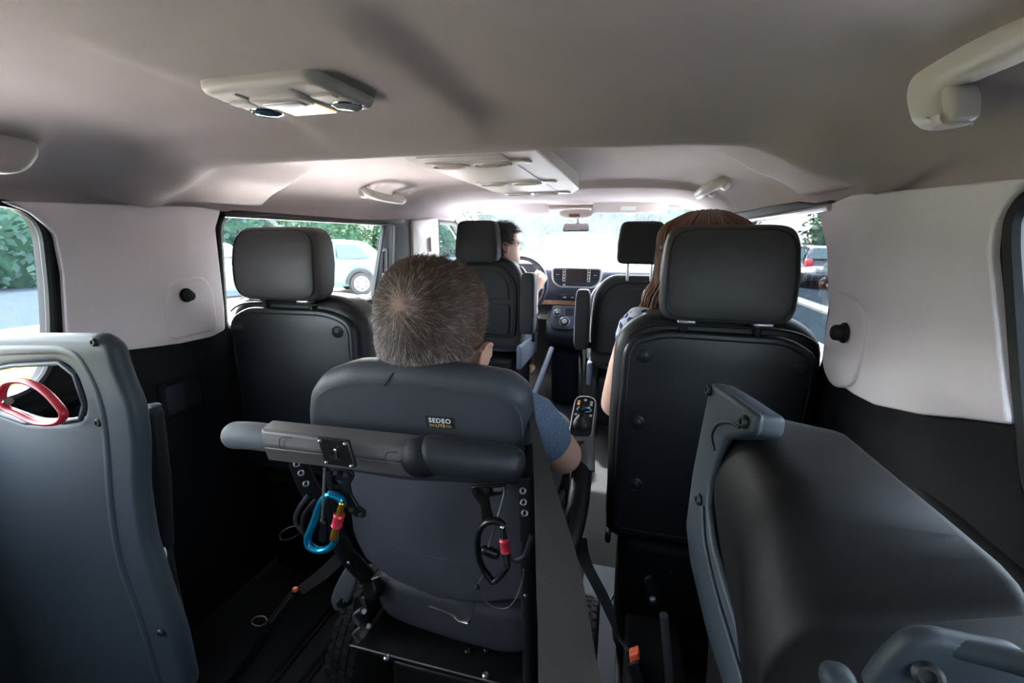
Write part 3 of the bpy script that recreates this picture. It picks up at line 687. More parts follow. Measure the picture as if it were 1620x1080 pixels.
# ================================================================== SEATS
def second_row_seat(side, loc, label, hr_lift=0):
    """seen from behind; local x = side-to-side, -y faces the camera. side = +1 right-hand seat, -1 mirrored"""
    r = thing('passenger_seat', label, 'seat', loc, group=None)
    m = side
    def mir(o): return _ccw([V((p[0]*m, p[1])) for p in o])
    # backrest foam
    M = look((0, 0, 0), (0, -1, .06))
    foam_o = fillet([(-.212, .40, .02), (-.220, .70, .05), (-.215, .90, .07), (-.14, .955, .05), (.14, .955, .05), (.206, .905, .06), (.206, .70, .05), (.195, .40, .02)], .05, 6)
    add('backrest', xf(M @ T(0, 0, -.006), plate(mir(foam_o), [], .125, .035, 6, True)), leather, r, False, angle=70)
    sh = fillet([(-.198, .42, .03), (-.200, .70, .2), (-.196, .885, .05), (-.12, .915, .04), (.13, .912, .03), (.190, .875, .03), (.194, .80, .03), (.175, .60, .1), (.165, .42, .03)], .05, 6)
    so2 = add('back_shell', xf(M @ T(0, 0, .010), plate(mir(sh), [], .02, .010, 5)), shell, r, False, angle=70)
    inner = offs(mir(sh), .016)
    add('shell_edge_line', tube([M @ V((p.x, p.y, .0095)) for p in inner], .0022, 8, True), shell, so2, False)
    for bx, bz in ((-.150, .855), (.160, .850), (-.155, .70), (-.150, .55)):
        p = M @ T(bx*m, bz, .0095)
        c = add('shell_fastener', lathe([(.0165, -.002), (.0165, .0015), (.0135, .003), (.012, .0015), (.0001, .0025)], 24, p), shell, so2, False)
        add('fastener_cap', lathe([(.0105, 0), (.0105, .003), (.007, .0052), (.0001, .006)], 20, p), seal, c, False)
    # top seam
    add('seam', tube([M @ V((0, .905+.0+t*.012, .001-.03*t)) for t in (0, .5, 1, 1.5)], .0012, 6), seal, r, False)
    add('piping', tube([M @ V((x*.185, .926-.03*abs(x)**6, .004)) for x in [i/12 for i in range(-12, 13)]], .0028, 8), leather, r, False)
    # headrest
    hz = 1.035+hr_lift
    def hw_(p):
        z = (p.z-hz)/.095; y = p.y
        k = 1-.06*sm(.2, 1, z)+.03*sm(-.2, -1, z)*0
        yy = p.y + .012*z*z*(1 if y < .05 else -1) + .010*z
        return (p.x*k, yy, p.z)
    hr = warp(hw_, superell((0, .055, hz), (.128, .052, .098), .26, .34, 56, 30))
    h = add('headrest', hr, hrleather, r, False, label='dark grey leather headrest', angle=70)
    # piping around the headrest back edge
    ring = []
    for i in range(48):
        a = 2*pi*i/48; x = .118*spw(cos(a), .34); z = .088*spw(sin(a), .34)
        q = hw_(V((x, .0085, hz+z))); ring.append(q)
    add('headrest_piping', tube(ring, .0022, 8, True), leather, h, False)
    for x in (-.072, .072):
        add('headrest_post', tube([(x, .055, .90), (x, .055, hz-.06)], .0075, 12), blackmetal, h, False)
        add('post_guide', rbox((x, .030, .935+.002), (.036, .030, .008), .003), satin, h, False)
    # seat cushion and pedestal
    add('seat_cushion', superell((0, .34, .40), (.22, .25, .075), .3, .35, 40, 18), leather, r, False)
    add('seat_base', rbox((0, .28, .19), (.36, .42, .36), .03), blackpl, r, False)
    add('hinge_cover', rbox((-m*.200, .08, .46), (.02, .08, .12), .008), seal, r, False)
    add('recline_lever', rbox((-m*.205, .08, .40), (.014, .12, .03), .006), seal, r, False)
    return r
second_row_seat(1, (.568, .955, 0), 'black leather seat back on the right with the long-haired passenger in front of it')
ls_ = second_row_seat(-1, (-.547, .995, 0), 'empty black leather second row seat on the left with a smooth back shell')

ls_.scale = (1.075, 1, 1)
def front_seat(m, loc, label, hz, gap):
    r = thing('front_seat', label, 'seat', loc)
    M = look((0, 0, 0), (0, -1, .10))
    def mir(o): return _ccw([V((p[0]*m, p[1])) for p in o])
    bo = fillet([(-.235, .38, .04), (-.248, .60, .08), (-.235, .80, .10), (-.16, .895, .06), (.16, .895, .06), (.235, .80, .10), (.248, .60, .08), (.235, .38, .04)], .06, 7)
    add('backrest', xf(M, plate(mir(bo), [], .14, .035, 6, True)), seatfab, r, False, angle=70)
    po = fillet([(-.20, .46, .03), (-.205, .60), (-.195, .76, .08), (-.12, .845, .05), (.12, .845, .05), (.195, .76, .08), (.205, .60), (.20, .46, .03)], .05, 7)
    pb = add('back_panel', xf(M @ T(0, 0, .008), plate(mir(po), [], .02, .007, 3)), seatfab, r, False)
    add('panel_piping', tube([M @ V((p.x, p.y, .004)) for p in offs(mir(po), -.004)], .005, 8, True), blackpl, pb, False)
    up = fillet([(-.17, .66, .01), (-.165, .75, .06), (-.10, .82, .04), (.07, .82, .02), (.085, .80, .01), (.165, .80, .03), (.17, .66, .01)], .02, 6)
    add('upper_pad', xf(M @ T(0, 0, .016), plate(mir(up), [], .012, .007, 3)), seatfab, pb, False)
    add('map_pocket', xf(M @ T(0, 0, .018), plate(mir(fillet(rect(.35, .17, 0, .55), .02)), [], .012, .005, 3)), meshfab, pb, False, label='black mesh map pocket')
    def hw_(p):
        z = (p.z-hz)/.1
        return (p.x*(1-.09*z if z > 0 else 1-.03*z), p.y+.008*z, p.z)
    h = add('headrest', warp(hw_, superell((0, .05, hz), (.118, .058, .108), .28, .34, 48, 28)), seatfab, r, False, angle=70)
    for x in (-.06, .06):
        add('headrest_post', tube([(x, .055, .86), (x, .055, hz-.08)], .007, 10), steel, h, False)
    add('seat_cushion', superell((0, .36, .42), (.245, .28, .08), .3, .35, 40, 18), blueseat, r, False, label='blue grey seat cushion')
    add('side_trim', rbox((-m*.235, .25, .34), (.03, .46, .14), .02), blueseat, r, False, label='pale blue grey seat side trim')
    add('seat_base', rbox((0, .28, .17), (.40, .46, .30), .03), blackpl, r, False)
    # folding armrest on the aisle side, raised against the backrest
    ax = -m*.285
    am = T(ax, .03, .57) @ RX(-3)
    ar = add('armrest', xf(am, superell((0, 0, .075), (.040, .052, .165), .35, .4, 32, 22)), seatfab, r, False)
    add('armrest_hinge', tube([(-m*.235, .05, .50), (-m*.29, .05, .50)], .02, 14), blackpl, ar, False)
    add('side_bolster', xf(M @ T(0, 0, -.075), plate(mir(fillet([(-.262, .50, .03), (-.262, .78, .06), (-.20, .86, .04), (-.18, .80), (-.20, .50)], .03, 5)), [], .07, .02, 4, True)), blueseat if m > 0 else seatfab, r, False, label='side bolster coloured pale for sunlight' if m > 0 else None)  # passenger bolster gets a pale colour in place of sunlight on it
    return r
ds = front_seat(-1, (-.425, 2.30, .125), 'black fabric driver seat with a tall headrest and raised armrest', .970, 0)
ps = front_seat(1, (.425, 2.40, .035), 'black fabric front passenger seat with its headrest raised on steel posts', 1.055, 0)
add('floor_lever', tube([PY(873, 550, 2.55), PY(858, 590, 2.42), PY(838, 642, 2.25)], [.014, .015, .018], 10), blueseat, ds, True, label='pale grey lever beside the seat')
add('belt_buckle', rbox((.262, .30, .42), (.02, .03, .09), .005), seal, ds, False)
add('belt_buckle', rbox((-.262, .28, .40), (.022, .035, .07), .006), white, ps, False, label='pale belt buckle')

# folded third-row seats ------------------------------------------------------
def screw(name, p, n, r_, par, rad=.0065):
    o = add(name, lathe([(rad, 0), (rad, .002), (rad*.7, .0042), (rad*.45, .0042), (rad*.4, .0025), (.0001, .0025)], 16, look(p, n)), seal, par)
    return o
L = thing('folded_seat', 'slate grey folded seat back on the left with hand hole and red pull loop', 'seat', (-.58, .47, 0))
Yp = .455
Lo = [(-60, 531), (60, 529), (150, 529), (172, 545), (184, 590), (207, 645), (214, 700), (214, 780), (226, 860), (248, 930), (276, 1010), (296, 1100), (-60, 1100)]
def LY(y): return .455-.00004*(y-530)
def LP(x, y, d=0): return PY(x, y, LY(y)+d)
pts = [LP(x, y) for x, y in Lo]
hole = [(-40, 590), (20, 578), (95, 574), (118, 592), (134, 640), (128, 662), (100, 667), (40, 668), (-40, 640)]
pl = wplate(pts, .030, .012, [[LP(x, y) for x, y in hole]], .018, 6)
add('seat_back_plate', pl, greypl, L, angle=60)
add('hole_rim', tube([LP(x, y, .003) for x, y in hole], .004, 8, True), greypl, L)
add('raised_border', tube(smooth_path([LP(x, y, .0065) for x, y in [(-60, 556), (60, 552), (118, 556), (146, 585), (168, 640), (176, 700), (182, 790), (196, 880), (230, 980), (262, 1090)]], 6), .010, 10), greypl, L, angle=80)
for x, y in ((150, 541), (157, 668)): screw('screw', LP(x, y, -.001), (0, -1, .1), None, L)
screw('screw', LP(255, 1000, -.001), (0, -1, .1), None, L)
rl = [LP(x, y, -.022) for x, y in [(3, 625), (12, 606), (38, 603), (66, 615), (90, 638), (101, 656), (90, 668), (60, 668), (30, 655), (10, 645)]]
add('pull_loop', tube(smooth_path(rl, 5, True), .0058, 12, True, sx=.75), redpl, L, label='red plastic pull loop')
add('loop_ferrule', tube([LP(0, 640, -.02), LP(14, 634, -.02)], .006, 12), chrome, L)
ar = add('folded_armrest', wplate([PY(x, y, .53) for x, y in [(206, 646), (228, 642), (240, 652), (254, 760), (260, 880), (226, 884), (208, 800)]], .025, .010, r=.012), blackpl, L, label='black folded armrest')
add('armrest_lit_end', wplate([PY(x, y, .528) for x, y in [(214, 648), (231, 641), (241, 645), (236, 655), (215, 665)]], .02, .004, r=.004), greypl, ar)  # slate colour puts the bluish light on the armrest's top
hgc = add('hinge_barrel', tube([PY(228, 878, .53), PY(262, 880, .53)], .013, 16), blackpl, L)
for x in (250, 260):
    add('white_stripe', tube(smooth_path([PY(x, 866, .512), PY(x+3, 878, .508), PY(x, 893, .512)], 4), .0013, 6), white, hgc, label='white stripe')
add('seat_pan', rbox((-.62, .56, .42), (.30, .07, .55), .03), blackpl, L)

Rr = thing('folded_seat', 'slate grey folded rear seat on the right with a black plastic pan, nearest the camera', 'seat', (.55, .4, 0))
# seat back plate seen nearly edge on: left face runs away from the camera
A_, B_, E_ = PY(1122, 604, .52), PY(1196, 655, .415), PY(1084, 825, .50)
nl = (B_-A_).cross(E_-A_).normalized(); nl = nl if nl.dot(CAM-A_) > 0 else -nl
def Q(x, y, d=0):
    r_ = _ray(x, y); t = (A_+nl*d-CAM).dot(nl)/r_.dot(nl); return CAM+r_*t
fpx = [(1122, 604), (1150, 622), (1196, 655), (1190, 688), (1172, 690), (1146, 694), (1122, 760), (1118, 800), (1126, 860), (1146, 930), (1168, 1000), (1200, 1110), (1150, 1110), (1118, 1010), (1090, 890), (1083, 830), (1094, 745)]
fw = [Q(x, y) for x, y in fpx]
add('seat_back_plate', wplate(fw, .010, .005, r=.006, n=4), greypl, Rr, angle=60)
add('handle_block', wplate([Q(x, y, -.004) for x, y in [(1122, 604), (1150, 622), (1196, 655), (1190, 688), (1150, 694), (1112, 690)]], .030, .007, r=.006), greypl, Rr, angle=60)
add('shadow_gap', wplate([Q(x, y, -.030) for x, y in [(1128, 612), (1192, 656), (1186, 690), (1115, 690)]], .012, .001), seal, Rr)  # black filler plate stands in for the shade between the shells
add('back_cover', wplate([Q(x, y, -.038) for x, y in [(1124, 603), (1150, 618), (1200, 655), (1196, 690), (1112, 690)]], .024, .009, r=.008), greypl, Rr, angle=60)
for x, y in ((1123, 617), (1179, 667), (1107, 790)): screw('screw', Q(x, y, .0005), nl, None, Rr)
add('hand_hole_edge', tube(smooth_path([Q(x, y, .001) for x, y in ((1130, 712), (1126, 690), (1134, 672), (1152, 668), (1170, 676))], 5), .0014, 8), seal, Rr)
add('edge_ridge', tube(smooth_path([Q(x, y, .001) for x, y in ((1112, 800), (1116, 860), (1134, 940), (1158, 1020), (1185, 1110))], 5), .0025, 10), greypl, Rr, angle=80)
# black pan: a fat rounded shell running towards the camera
def pan_section(y):
    """closed ring in XZ at depth y"""
    k = sm(.56, .12, y)
    xl = lerp(.470, .476, k); xr = lerp(.600, .632, k)
    zt_l = .918-.02*k-.055*sm(.37, .29, y); zt_r = .906-.012*k-.020*sm(.30, .14, y)
    zb = .35
    o = [(xl-.006, zb), (xr+.02, zb), (xr+.006, zt_r, .012), (xl+.03, zt_l+.004, .04), (xl+.002, zt_l-.05, .05), (xl+.030, zt_l-.30, .1), (xl+.035, zt_l-.45)]
    return [V((p.x, y, p.y)) for p in fillet(o, .02, 7)]
rings = []
ys_ = [.525, .522, .515, .505, .49, .46, .43, .40, .37, .345, .325, .31, .30, .292]
for y in ys_:
    rg = pan_section(y); c = V((.54, y, .75))
    e = max(0, (y-.50)/.025); e2 = max(0, (.325-y)/.033)
    s = 1-.05*e*e-.07*e2*e2
    rings.append([c+(p-c)*s for p in rg])
add('seat_pan', loft(rings), shellpl, Rr, angle=70, label='black plastic seat pan')
# lower ledge of the pan towards the camera
rings = []
for y in (.31, .28, .22, .17, .14, .13):
    rg = pan_section(y); c = V((.55, y, .60)); s = .93-.05*max(0, (.17-y)/.04)
    d = V((.01, 0, -.052-.02*sm(.3, .14, y)))
    rings.append([c+(p-c)*s+d for p in rg])
add('pan_lower_part', loft(rings), shellpl, Rr, angle=70)
add('pan_bump', superell(tuple(PY(1298, 692, .50)+V((0, .0, -.008))), (.018, .03, .012), .8, .8, 20, 12), shellpl, Rr)
bo = [PY(x, y, .235) for x, y in [(1365, 1100), (1400, 1050), (1440, 1014), (1480, 1008), (1560, 1026), (1640, 1040), (1640, 1110)]]
bk_ = add('mounting_bracket', wplate(bo, .012, .005, r=.008), greypl, Rr, label='slate grey mounting bracket')
screw('bracket_bolt', PY(1467, 1068, .233), (-.3, -1, .6), None, bk_, .007)
add('bracket_arm', capsule([PY(1500, 1022, .24), PY(1620, 1050, .23), PY(1680, 1080, .22)], [.005, .006, .007]), greypl, bk_)
add('pan_foot', superell(tuple(PY(1325, 1075, .25)), (.009, .009, .008), .8, .8, 20, 12), greypl, Rr)

# ================================================================== DASHBOARD
D = thing('dashboard', 'dark blue grey dashboard with chrome-framed air vents and screen', 'dashboard', (0, 3.0, .8))
prof = [(3.55, .55), (3.55, .905), (3.30, .93), (3.05, .945), (2.93, .938), (2.88, .90), (2.86, .78), (2.92, .68), (3.0, .60), (3.1, .55)]
P = [(p.x, p.y) for p in fillet(prof, .03, 4)]
rings = []
for x in [i*.7525/16 for i in range(-16, 17)]:
    hump = .022*math.exp(-((x+.36)/.20)**2)
    rings.append([V((x, y, z+(hump if z > .88 else 0))) for y, z in P])
add('dash_body', loft(rings), dashpl, D, angle=50)
DM = look(PY(912, 438, 2.845), (0, -1, .12))
fo = fillet([(-.160, .058, .03), (.160, .058, .03), (.155, -.03, .05), (.11, -.070, .04), (-.11, -.070, .04), (-.155, -.03, .05)], .03, 6)
add('satin_frame', xf(DM @ T(0, 0, .012), plate(_ccw(fo), [offs(_ccw(fo), .012)], .035, .004)), satin, D)
add('frame_recess', xf(DM @ T(0, 0, .002), plate(offs(_ccw(fo), .010), [], .03, .002)), dashlow, D)
add('display_screen', xf(DM @ T(0, .010, .012), plate(fillet(rect(.125, .078), .004), [], .01, .002)), screen, D, label='dark display screen')
for s in (-1, 1):
    st = add('button_strip', xf(DM @ T(s*.077, .010, .012), plate(fillet(rect(.018, .078), .003), [], .008, .002)), satin, D)
    for k in range(4): add('button', xf(DM @ T(s*.077, -.018+.019*k, .014), plate(fillet(rect(.010, .012), .002), [], .003, .0006)), dashlow, st)
    vn = add('air_vent', xf(DM @ T(s*.117, .012, .004), plate(fillet(rect(.048, .075), .008), [], .006, .002)), seal, D)
    for k in range(5): add('vent_slat', xf(DM @ T(s*.117, -.018+.015*k, .012) @ RX(25), plate(fillet(rect(.046, .005), .001), [], .004, .001)), dashpl, vn)
    add('vent_tab', xf(DM @ T(s*.117, .012, .016), plate(fillet(rect(.022, .004), .001), [], .003, .001)), satin, vn)
add('volume_knob', lathe([(.009, 0), (.009, .010), (.007, .013), (.0001, .013)], 20, DM @ T(-.075, -.052, .004)), satin, D)
add('button_row', xf(look(PY(912, 470, 2.86), (0, -1, .05)), plate(fillet(rect(.20, .028), .006), [], .02, .003)), dashlow, D)
for k in range(7): add('toggle', xf(look(PY(912, 470, 2.855)+V((-.075+.025*k, -.002, -.003)), (0, -1, .05)), plate(fillet(rect(.016, .008), .002), [], .006, .001)), satin if k % 2 == 0 else seal, D)
add('chrome_strip', tube([PY(885, 466, 2.85), PY(940, 466, 2.85)], .0025, 8), chrome, D)
add('wood_band', xf(look(PY(890, 479, 2.87), (0, -1, .1)), plate(fillet(rect(.30, .030), .006), [], .02, .003)), bronze, D, label='bronze trim band')
add('passenger_vent', rbox((.62, 2.87, .86), (.12, .03, .06), .012), blackpl, D)
# instrument cowl
add('instrument_cowl', superell((-.36, 2.93, .915), (.17, .10, .055), .5, .6, 32, 16), dashlow, D)
# centre console
C = thing('centre_console', 'centre console with two round rotary selectors between the front seats', 'console', (.02, 2.85, .4))
cp = [(2.87, .665), (2.80, .655), (2.74, .60), (2.70, .52), (2.74, .45), (2.82, .40), (2.86, .02), (3.2, .02), (3.2, .665)]
P = [(p.x, p.y) for p in fillet(cp, .03, 4)]
c0x = PY(893, 500, 2.75).x
rings = [[V((c0x+x*(1.0 if z > .4 else .8), y+abs(x/.115)**6*.02, z)) for y, z in P] for x in [i*.115/6 for i in range(-6, 7)]]
add('console_body', loft(rings), dashlow, C, angle=60)
CM = look(PY(893, 500, 2.735), (0, -1, .55))
add('selector_plate', xf(CM, plate(fillet([(-.085, .07, .02), (.085, .07, .02), (.085, -.05, .03), (.06, -.085, .03), (-.06, -.085, .03), (-.085, -.05, .03)], .02), [], .02, .005)), dashpl, C)
for (x, y, rr) in ((-.045, .018, .022), (.005, -.040, .030)):
    k = add('rotary_selector', lathe([(rr, 0), (rr, .008), (rr*.9, .012), (rr*.7, .012), (rr*.65, .020), (rr*.5, .022), (.0001, .022)], 28, CM @ T(x, y, 0)), dashlow, C)
    add('selector_ring', xf(CM @ T(x, y, .010), tube([(rr*cos(a*pi/14), rr*sin(a*pi/14), 0) for a in range(28)], .0022, 8, True)), chrome, k)
    add('selector_top', lathe([(rr*.55, 0), (rr*.5, .003), (.0001, .003)], 20, CM @ T(x, y, .021)), satin, k)
add('storage_slot', xf(CM @ T(.03, .03, .001), plate(fillet(rect(.05, .05), .006), [], .004, .001)), navy, C)

# steering wheel
SW = thing('steering_wheel', 'dark steering wheel held by the driver', 'steering wheel', (-.33, 2.72, .82))
sc = V((-.30, 2.70, .825)); SM = look(sc, (.02, -1, .42))
add('rim', xf(SM, tube([(.185*cos(a*pi/24), .185*sin(a*pi/24), 0) for a in range(48)], .0155, 12, True)), dashlow, SW, angle=80)
for a in (0, 180, 270):
    add('spoke', xf(SM @ RZ(a), tube([(.05, 0, -.02), (.12, 0, -.012), (.18, 0, 0)], [.022, .016, .012], 10, sx=.5, up=(0, 0, 1))), satin, SW)
add('wheel_hub', xf(SM @ T(0, 0, -.02), superell((0, 0, 0), (.075, .06, .028), .6, .6, 28, 14)), dashlow, SW)
add('steering_column', tube([SM @ V((0, 0, -.03)), SM @ V((0, 0, -.24))], .045, 16), blackpl, SW)

# ================================================================== WHEELCHAIR
WC = thing('wheelchair', 'powered wheelchair with dark padded backrest and grey push bar, occupied by the short-haired man', 'wheelchair', (.08, .75, 0))
def BY(y, d=0): return .562+.00018*(y-590)+d
def B(x, y, d=0): return PY(x, y, BY(y, d))
pad = [(480, 660), (483, 622), (500, 598), (545, 583), (640, 583), (740, 596), (800, 606), (832, 630), (839, 665), (839, 745), (832, 778), (640, 770), (500, 748), (486, 700)]
bc = add('backrest', wplate([B(x, y) for x, y in pad], .062, .024, r=.014, n=5), wcpad, WC, angle=80)
st = [(496, 700), (497, 640), (520, 616), (570, 607), (640, 607), (740, 621), (800, 634), (822, 655), (828, 700), (829, 760)]
sp_ = smooth_path([B(x, y, -.0005) for x, y in st], 6)
def stitches(name, path, par, mat, r_=.0006, step=1):
    parts = []
    for i in range(0, len(path)-1, step):
        a, b = path[i], path[i+1]; m_ = (b-a)
        for k in (0, .5):
            parts.append(tube([a+m_*(k+.08), a+m_*(k+.36)], r_, 4))
    o = add(name, join(*parts), mat, par); o['kind'] = 'stuff'; return o
stm = M_('grey_thread', (.10, .10, .11), .7)
stitches('stitching', smooth_path([B(x, y, -.001) for x, y in st], 14), bc, stm)
add('seam', tube(smooth_path([B(626, 585, .014), B(620, 592, .004), B(613, 602, -.0002), B(608, 610, -.0008)], 4), .0011, 6), seal, bc)
low = [(546, 738), (832, 750), (834, 900), (832, 950), (760, 957), (690, 949), (620, 920), (575, 885), (556, 845)]
lp = add('back_cover', wplate([B(x, y, .010) for x, y in low], .03, .010, r=.012, n=5), wcfab, WC, angle=80)
stitches('stitching', smooth_path([B(x, y, .0095) for x, y in [(572, 842), (620, 862), (680, 880), (740, 888), (800, 889), (828, 888)]], 10), lp, stm)
# woven label
lm = look(B(696, 667, -.0012), (B(671, 660)-B(671, 680)).cross(B(721, 660)-B(671, 660))*(1 if ((B(671, 660)-B(671, 680)).cross(B(721, 660)-B(671, 660))).dot(CAM-B(696, 667)) > 0 else -1))
ex = (B(721, 664)-B(671, 660)).normalized(); zz = lm.to_3x3().col[2]
lm = basis(B(696, 668, -.0012), ex, zz.cross(ex))
lab = add('woven_label', xf(lm, plate(fillet(rect(.046, .0195), .0015), [], .0012, .0004)), labelblk, bc, label='small black woven label')
def text(name, s, size, M, mat, par, ext=.0002, bold=0):
    cu = bpy.data.curves.new(name, 'FONT'); cu.body = s; cu.size = size; cu.extrude = ext; cu.align_x = 'CENTER'; cu.align_y = 'CENTER'; cu.offset = bold
    cu.materials.append(mat); o = bpy.data.objects.new(name, cu); COL.objects.link(o); o.parent = par; o.matrix_basis = M
    return o
# third level already: the lettering is joined to the label's own level
def text_mesh(s, size, M, ext=.0002, bold=0, sx=1):
    cu = bpy.data.curves.new('tmp', 'FONT'); cu.body = s; cu.size = size; cu.extrude = ext; cu.align_x = 'CENTER'; cu.align_y = 'CENTER'; cu.offset = bold; cu.resolution_u = 4; cu.space_character = 1.12
    o = bpy.data.objects.new('tmp', cu); COL.objects.link(o); dg = bpy.context.evaluated_depsgraph_get(); me = bpy.data.meshes.new_from_object(o.evaluated_get(dg))
    vf = ([M @ V((v.co.x*sx, v.co.y, v.co.z)) for v in me.vertices], [tuple(p.vertices) for p in me.polygons])
    bpy.data.objects.remove(o); bpy.data.meshes.remove(me); return vf
add('lettering', text_mesh('SEDEO', .0108, lm @ T(0, .0026, .0004),   .0002, .00018, 1.0), white, bc, label='white lettering SEDEO')
add('lettering', text_mesh('LITE', .0068, lm @ T(0, -.0058, .0004), .0002, .0001, 1.1), goldprint, bc, label='gold lettering LITE')
gb = []
for s in (-1, 1):
    for dy in (-.0012, .0012): gb.append(rbox((s*.0135, -.0058+dy, .0004), (.0085, .0007, .0003), .0001, lm))
add('label_stripes', join(*gb), goldprint, bc, label='gold stripes')

# push bar
add('bar_end_pad', capsule([PY(374, 688, .505), PY(400, 689, .505), PY(440, 694, .508)], [.0205, .0205, .0205], 24, 7), foam, WC, label='grey foam bar end', angle=80)
def prism(name, L_, R__, mat, par, bev=.0035):
    o = add(name, loft([[PY(*p) for p in L_], [PY(*p) for p in R__]]), mat, par, angle=50)
    m = o.modifiers.new('b', 'BEVEL'); m.width = bev; m.segments = 3; m.limit_method = 'ANGLE'; m.harden_normals = False
    return o
hs_ = prism('bar_housing', [(430, 663, .530), (411, 678, .487), (415, 706, .482), (440, 712, .530)], [(678, 688, .545), (657, 711, .502), (661, 734, .496), (690, 742, .545)], housing, WC, .005)
prism('housing_lower_shell', [(440, 700, .528), (416, 707, .4835), (424, 727, .497), (440, 727, .528)], [(690, 728, .543), (661, 735, .4975), (666, 756, .510), (686, 756, .543)], housing, hs_, .003)
for x in (457, 625):
    y0 = 709-(0) if x < 500 else 733
    add('clip_tab', tube(smooth_path([PY(x-14, y0, .4805+(x-411)*.00004), PY(x-15, y0-13, .4805+(x-411)*.00004), PY(x-9, y0-18, .481+(x-411)*.00004), PY(x+5, y0-17, .481+(x-411)*.00004)], 5), .0007, 6), seal, hs_)
add('bar_collar', capsule([PY(667, 722, .515), PY(674, 722, .516)], [.0285, .0285], 24, 4), blackpl, WC)
add('bar_grip', capsule([PY(685, 718, .517), PY(740, 726, .525), PY(805, 732, .540)], [.0262, .0262, .0245], 28, 8), foamdark, WC, label='dark foam bar grip', angle=80)
# bracket plate with screws
bp = [(501, 691, .474), (549, 697, .4755), (562, 741, .4735), (514, 734, .472)]
pl_ = add('bracket_plate', wplate([PY(*p) for p in bp], .007, .0015, r=.003), blackmetal, WC)
for x, y in ((506, 697), (546, 702), (556, 737), (517, 731)):
    add('screw', lathe([(.0026, 0), (.0026, .001), (.0016, .002), (.0001, .001)], 14, look(PY(x, y, .4725), CAM-PY(x, y, .4725))), steel, pl_)
add('boss', lathe([(.0075, 0), (.0075, .0014), (.006, .002), (.005, .0006), (.0001, .0006)], 20, look(PY(530, 722, .4725), CAM-PY(530, 722, .4725))), blackmetal, pl_)
add('pin', capsule([PY(530, 711, .4705), PY(532, 726, .4705)], [.0018, .003], 10, 3), chrome, pl_)

def strut(name, pts, w, mat, par, sx=.45):
    return add(name, tube(smooth_path([PY(*p) for p in pts], 5), w, 12, sx=sx, up=(0, -1, .1)), mat, par)
def bolt(x, y, Y, par, r_=.0042, mat=None, name='bolt'):
    p = PY(x, y, Y)
    return add(name, lathe([(r_, -.002), (r_, .0015), (r_*.8, .003), (r_*.45, .003), (r_*.4, .0012), (.0001, .0012)], 16, look(p, CAM-p)), mat or blackmetal, par)
a1 = add('hanger_bracket', wplate([PY(x, y, .512) for x, y in [(520, 738), (540, 741), (556, 746), (559, 755), (552, 768), (556, 786), (566, 802), (578, 810), (576, 820), (562, 818), (549, 808), (543, 790), (539, 768), (528, 758)]], .005, .001, r=.003), blackmetal, WC)
for x, y, Y in ((531, 748, .508), (547, 752, .508), (556, 806, .508), (570, 814, .508)): bolt(x, y, Y, a1)
strut('hanger_bracket', [(520, 745, .51), (522, 770, .51), (528, 800, .52), (533, 822, .53)], .0045, blackmetal, WC)
add('cable', tube(smooth_path([PY(513, 740, .485), PY(512, 780, .488), PY(509, 824, .50)], 5), .0017, 8), foam, WC, label='grey cable')
a2 = add('hanger_bracket', wplate([PY(x, y, .565) for x, y in [(744, 772), (755, 768), (800, 767), (800, 782), (772, 786), (776, 806), (780, 824), (762, 824), (760, 800), (748, 784)]], .005, .001, r=.004), blackmetal, WC)
for x, y in ((751, 778), (770, 776)): bolt(x, y, .562, a2, .0048)
add('slot', wplate([PY(x, y, .5645) for x, y in [(780, 772), (794, 771), (794, 777), (780, 778)]], .001, .0002), foam, a2)
add('cable', tube(smooth_path([PY(797, 770, .555), PY(797, 785, .55), PY(784, 830, .535), PY(770, 872, .525)], 5), .0019, 8), foam, WC, label='grey cable')
# back canes with rivets
lc = add('back_cane', tube(smooth_path([PY(462, 700, .58), PY(486, 765, .585), PY(520, 820, .60), PY(548, 875, .62), PY(580, 912, .64)], 6), .0155, 14), blackmetal, WC)
for x, y in ((469, 734), (476, 748), (484, 765)):
    add('eyelet', xf(look(PY(x, y, .562), CAM-PY(x, y, .562)), tube([(.0038*cos(k*pi/9), .0038*sin(k*pi/9), 0) for k in range(18)], .0015, 8, True)), steel, lc)
add('rivet', superell(tuple(PY(551, 890, .60)), (.003, .002, .003), 1, 1, 12, 8), steel, lc)
rc = add('back_cane', tube(smooth_path([PY(842, 700, .60), PY(838, 800, .60), PY(836, 920, .61), PY(840, 1090, .60)], 6), .013, 14), blackmetal, WC)
add('cane_strip', wplate([PY(x, y, .572) for x, y in [(819, 755), (838, 757), (842, 860), (822, 858)]], .01, .002, r=.003), blackpl, rc)
for x, y in ((827, 776), (828, 794), (830, 811)):
    add('eyelet', xf(look(PY(x, y, .570), CAM-PY(x, y, .570)), tube([(.0038*cos(k*pi/9), .0038*sin(k*pi/9), 0) for k in range(18)], .0015, 8, True)), steel, rc)
add('rivet', superell(tuple(PY(831, 942, .585)), (.003, .002, .003), 1, 1, 12, 8), steel, rc)
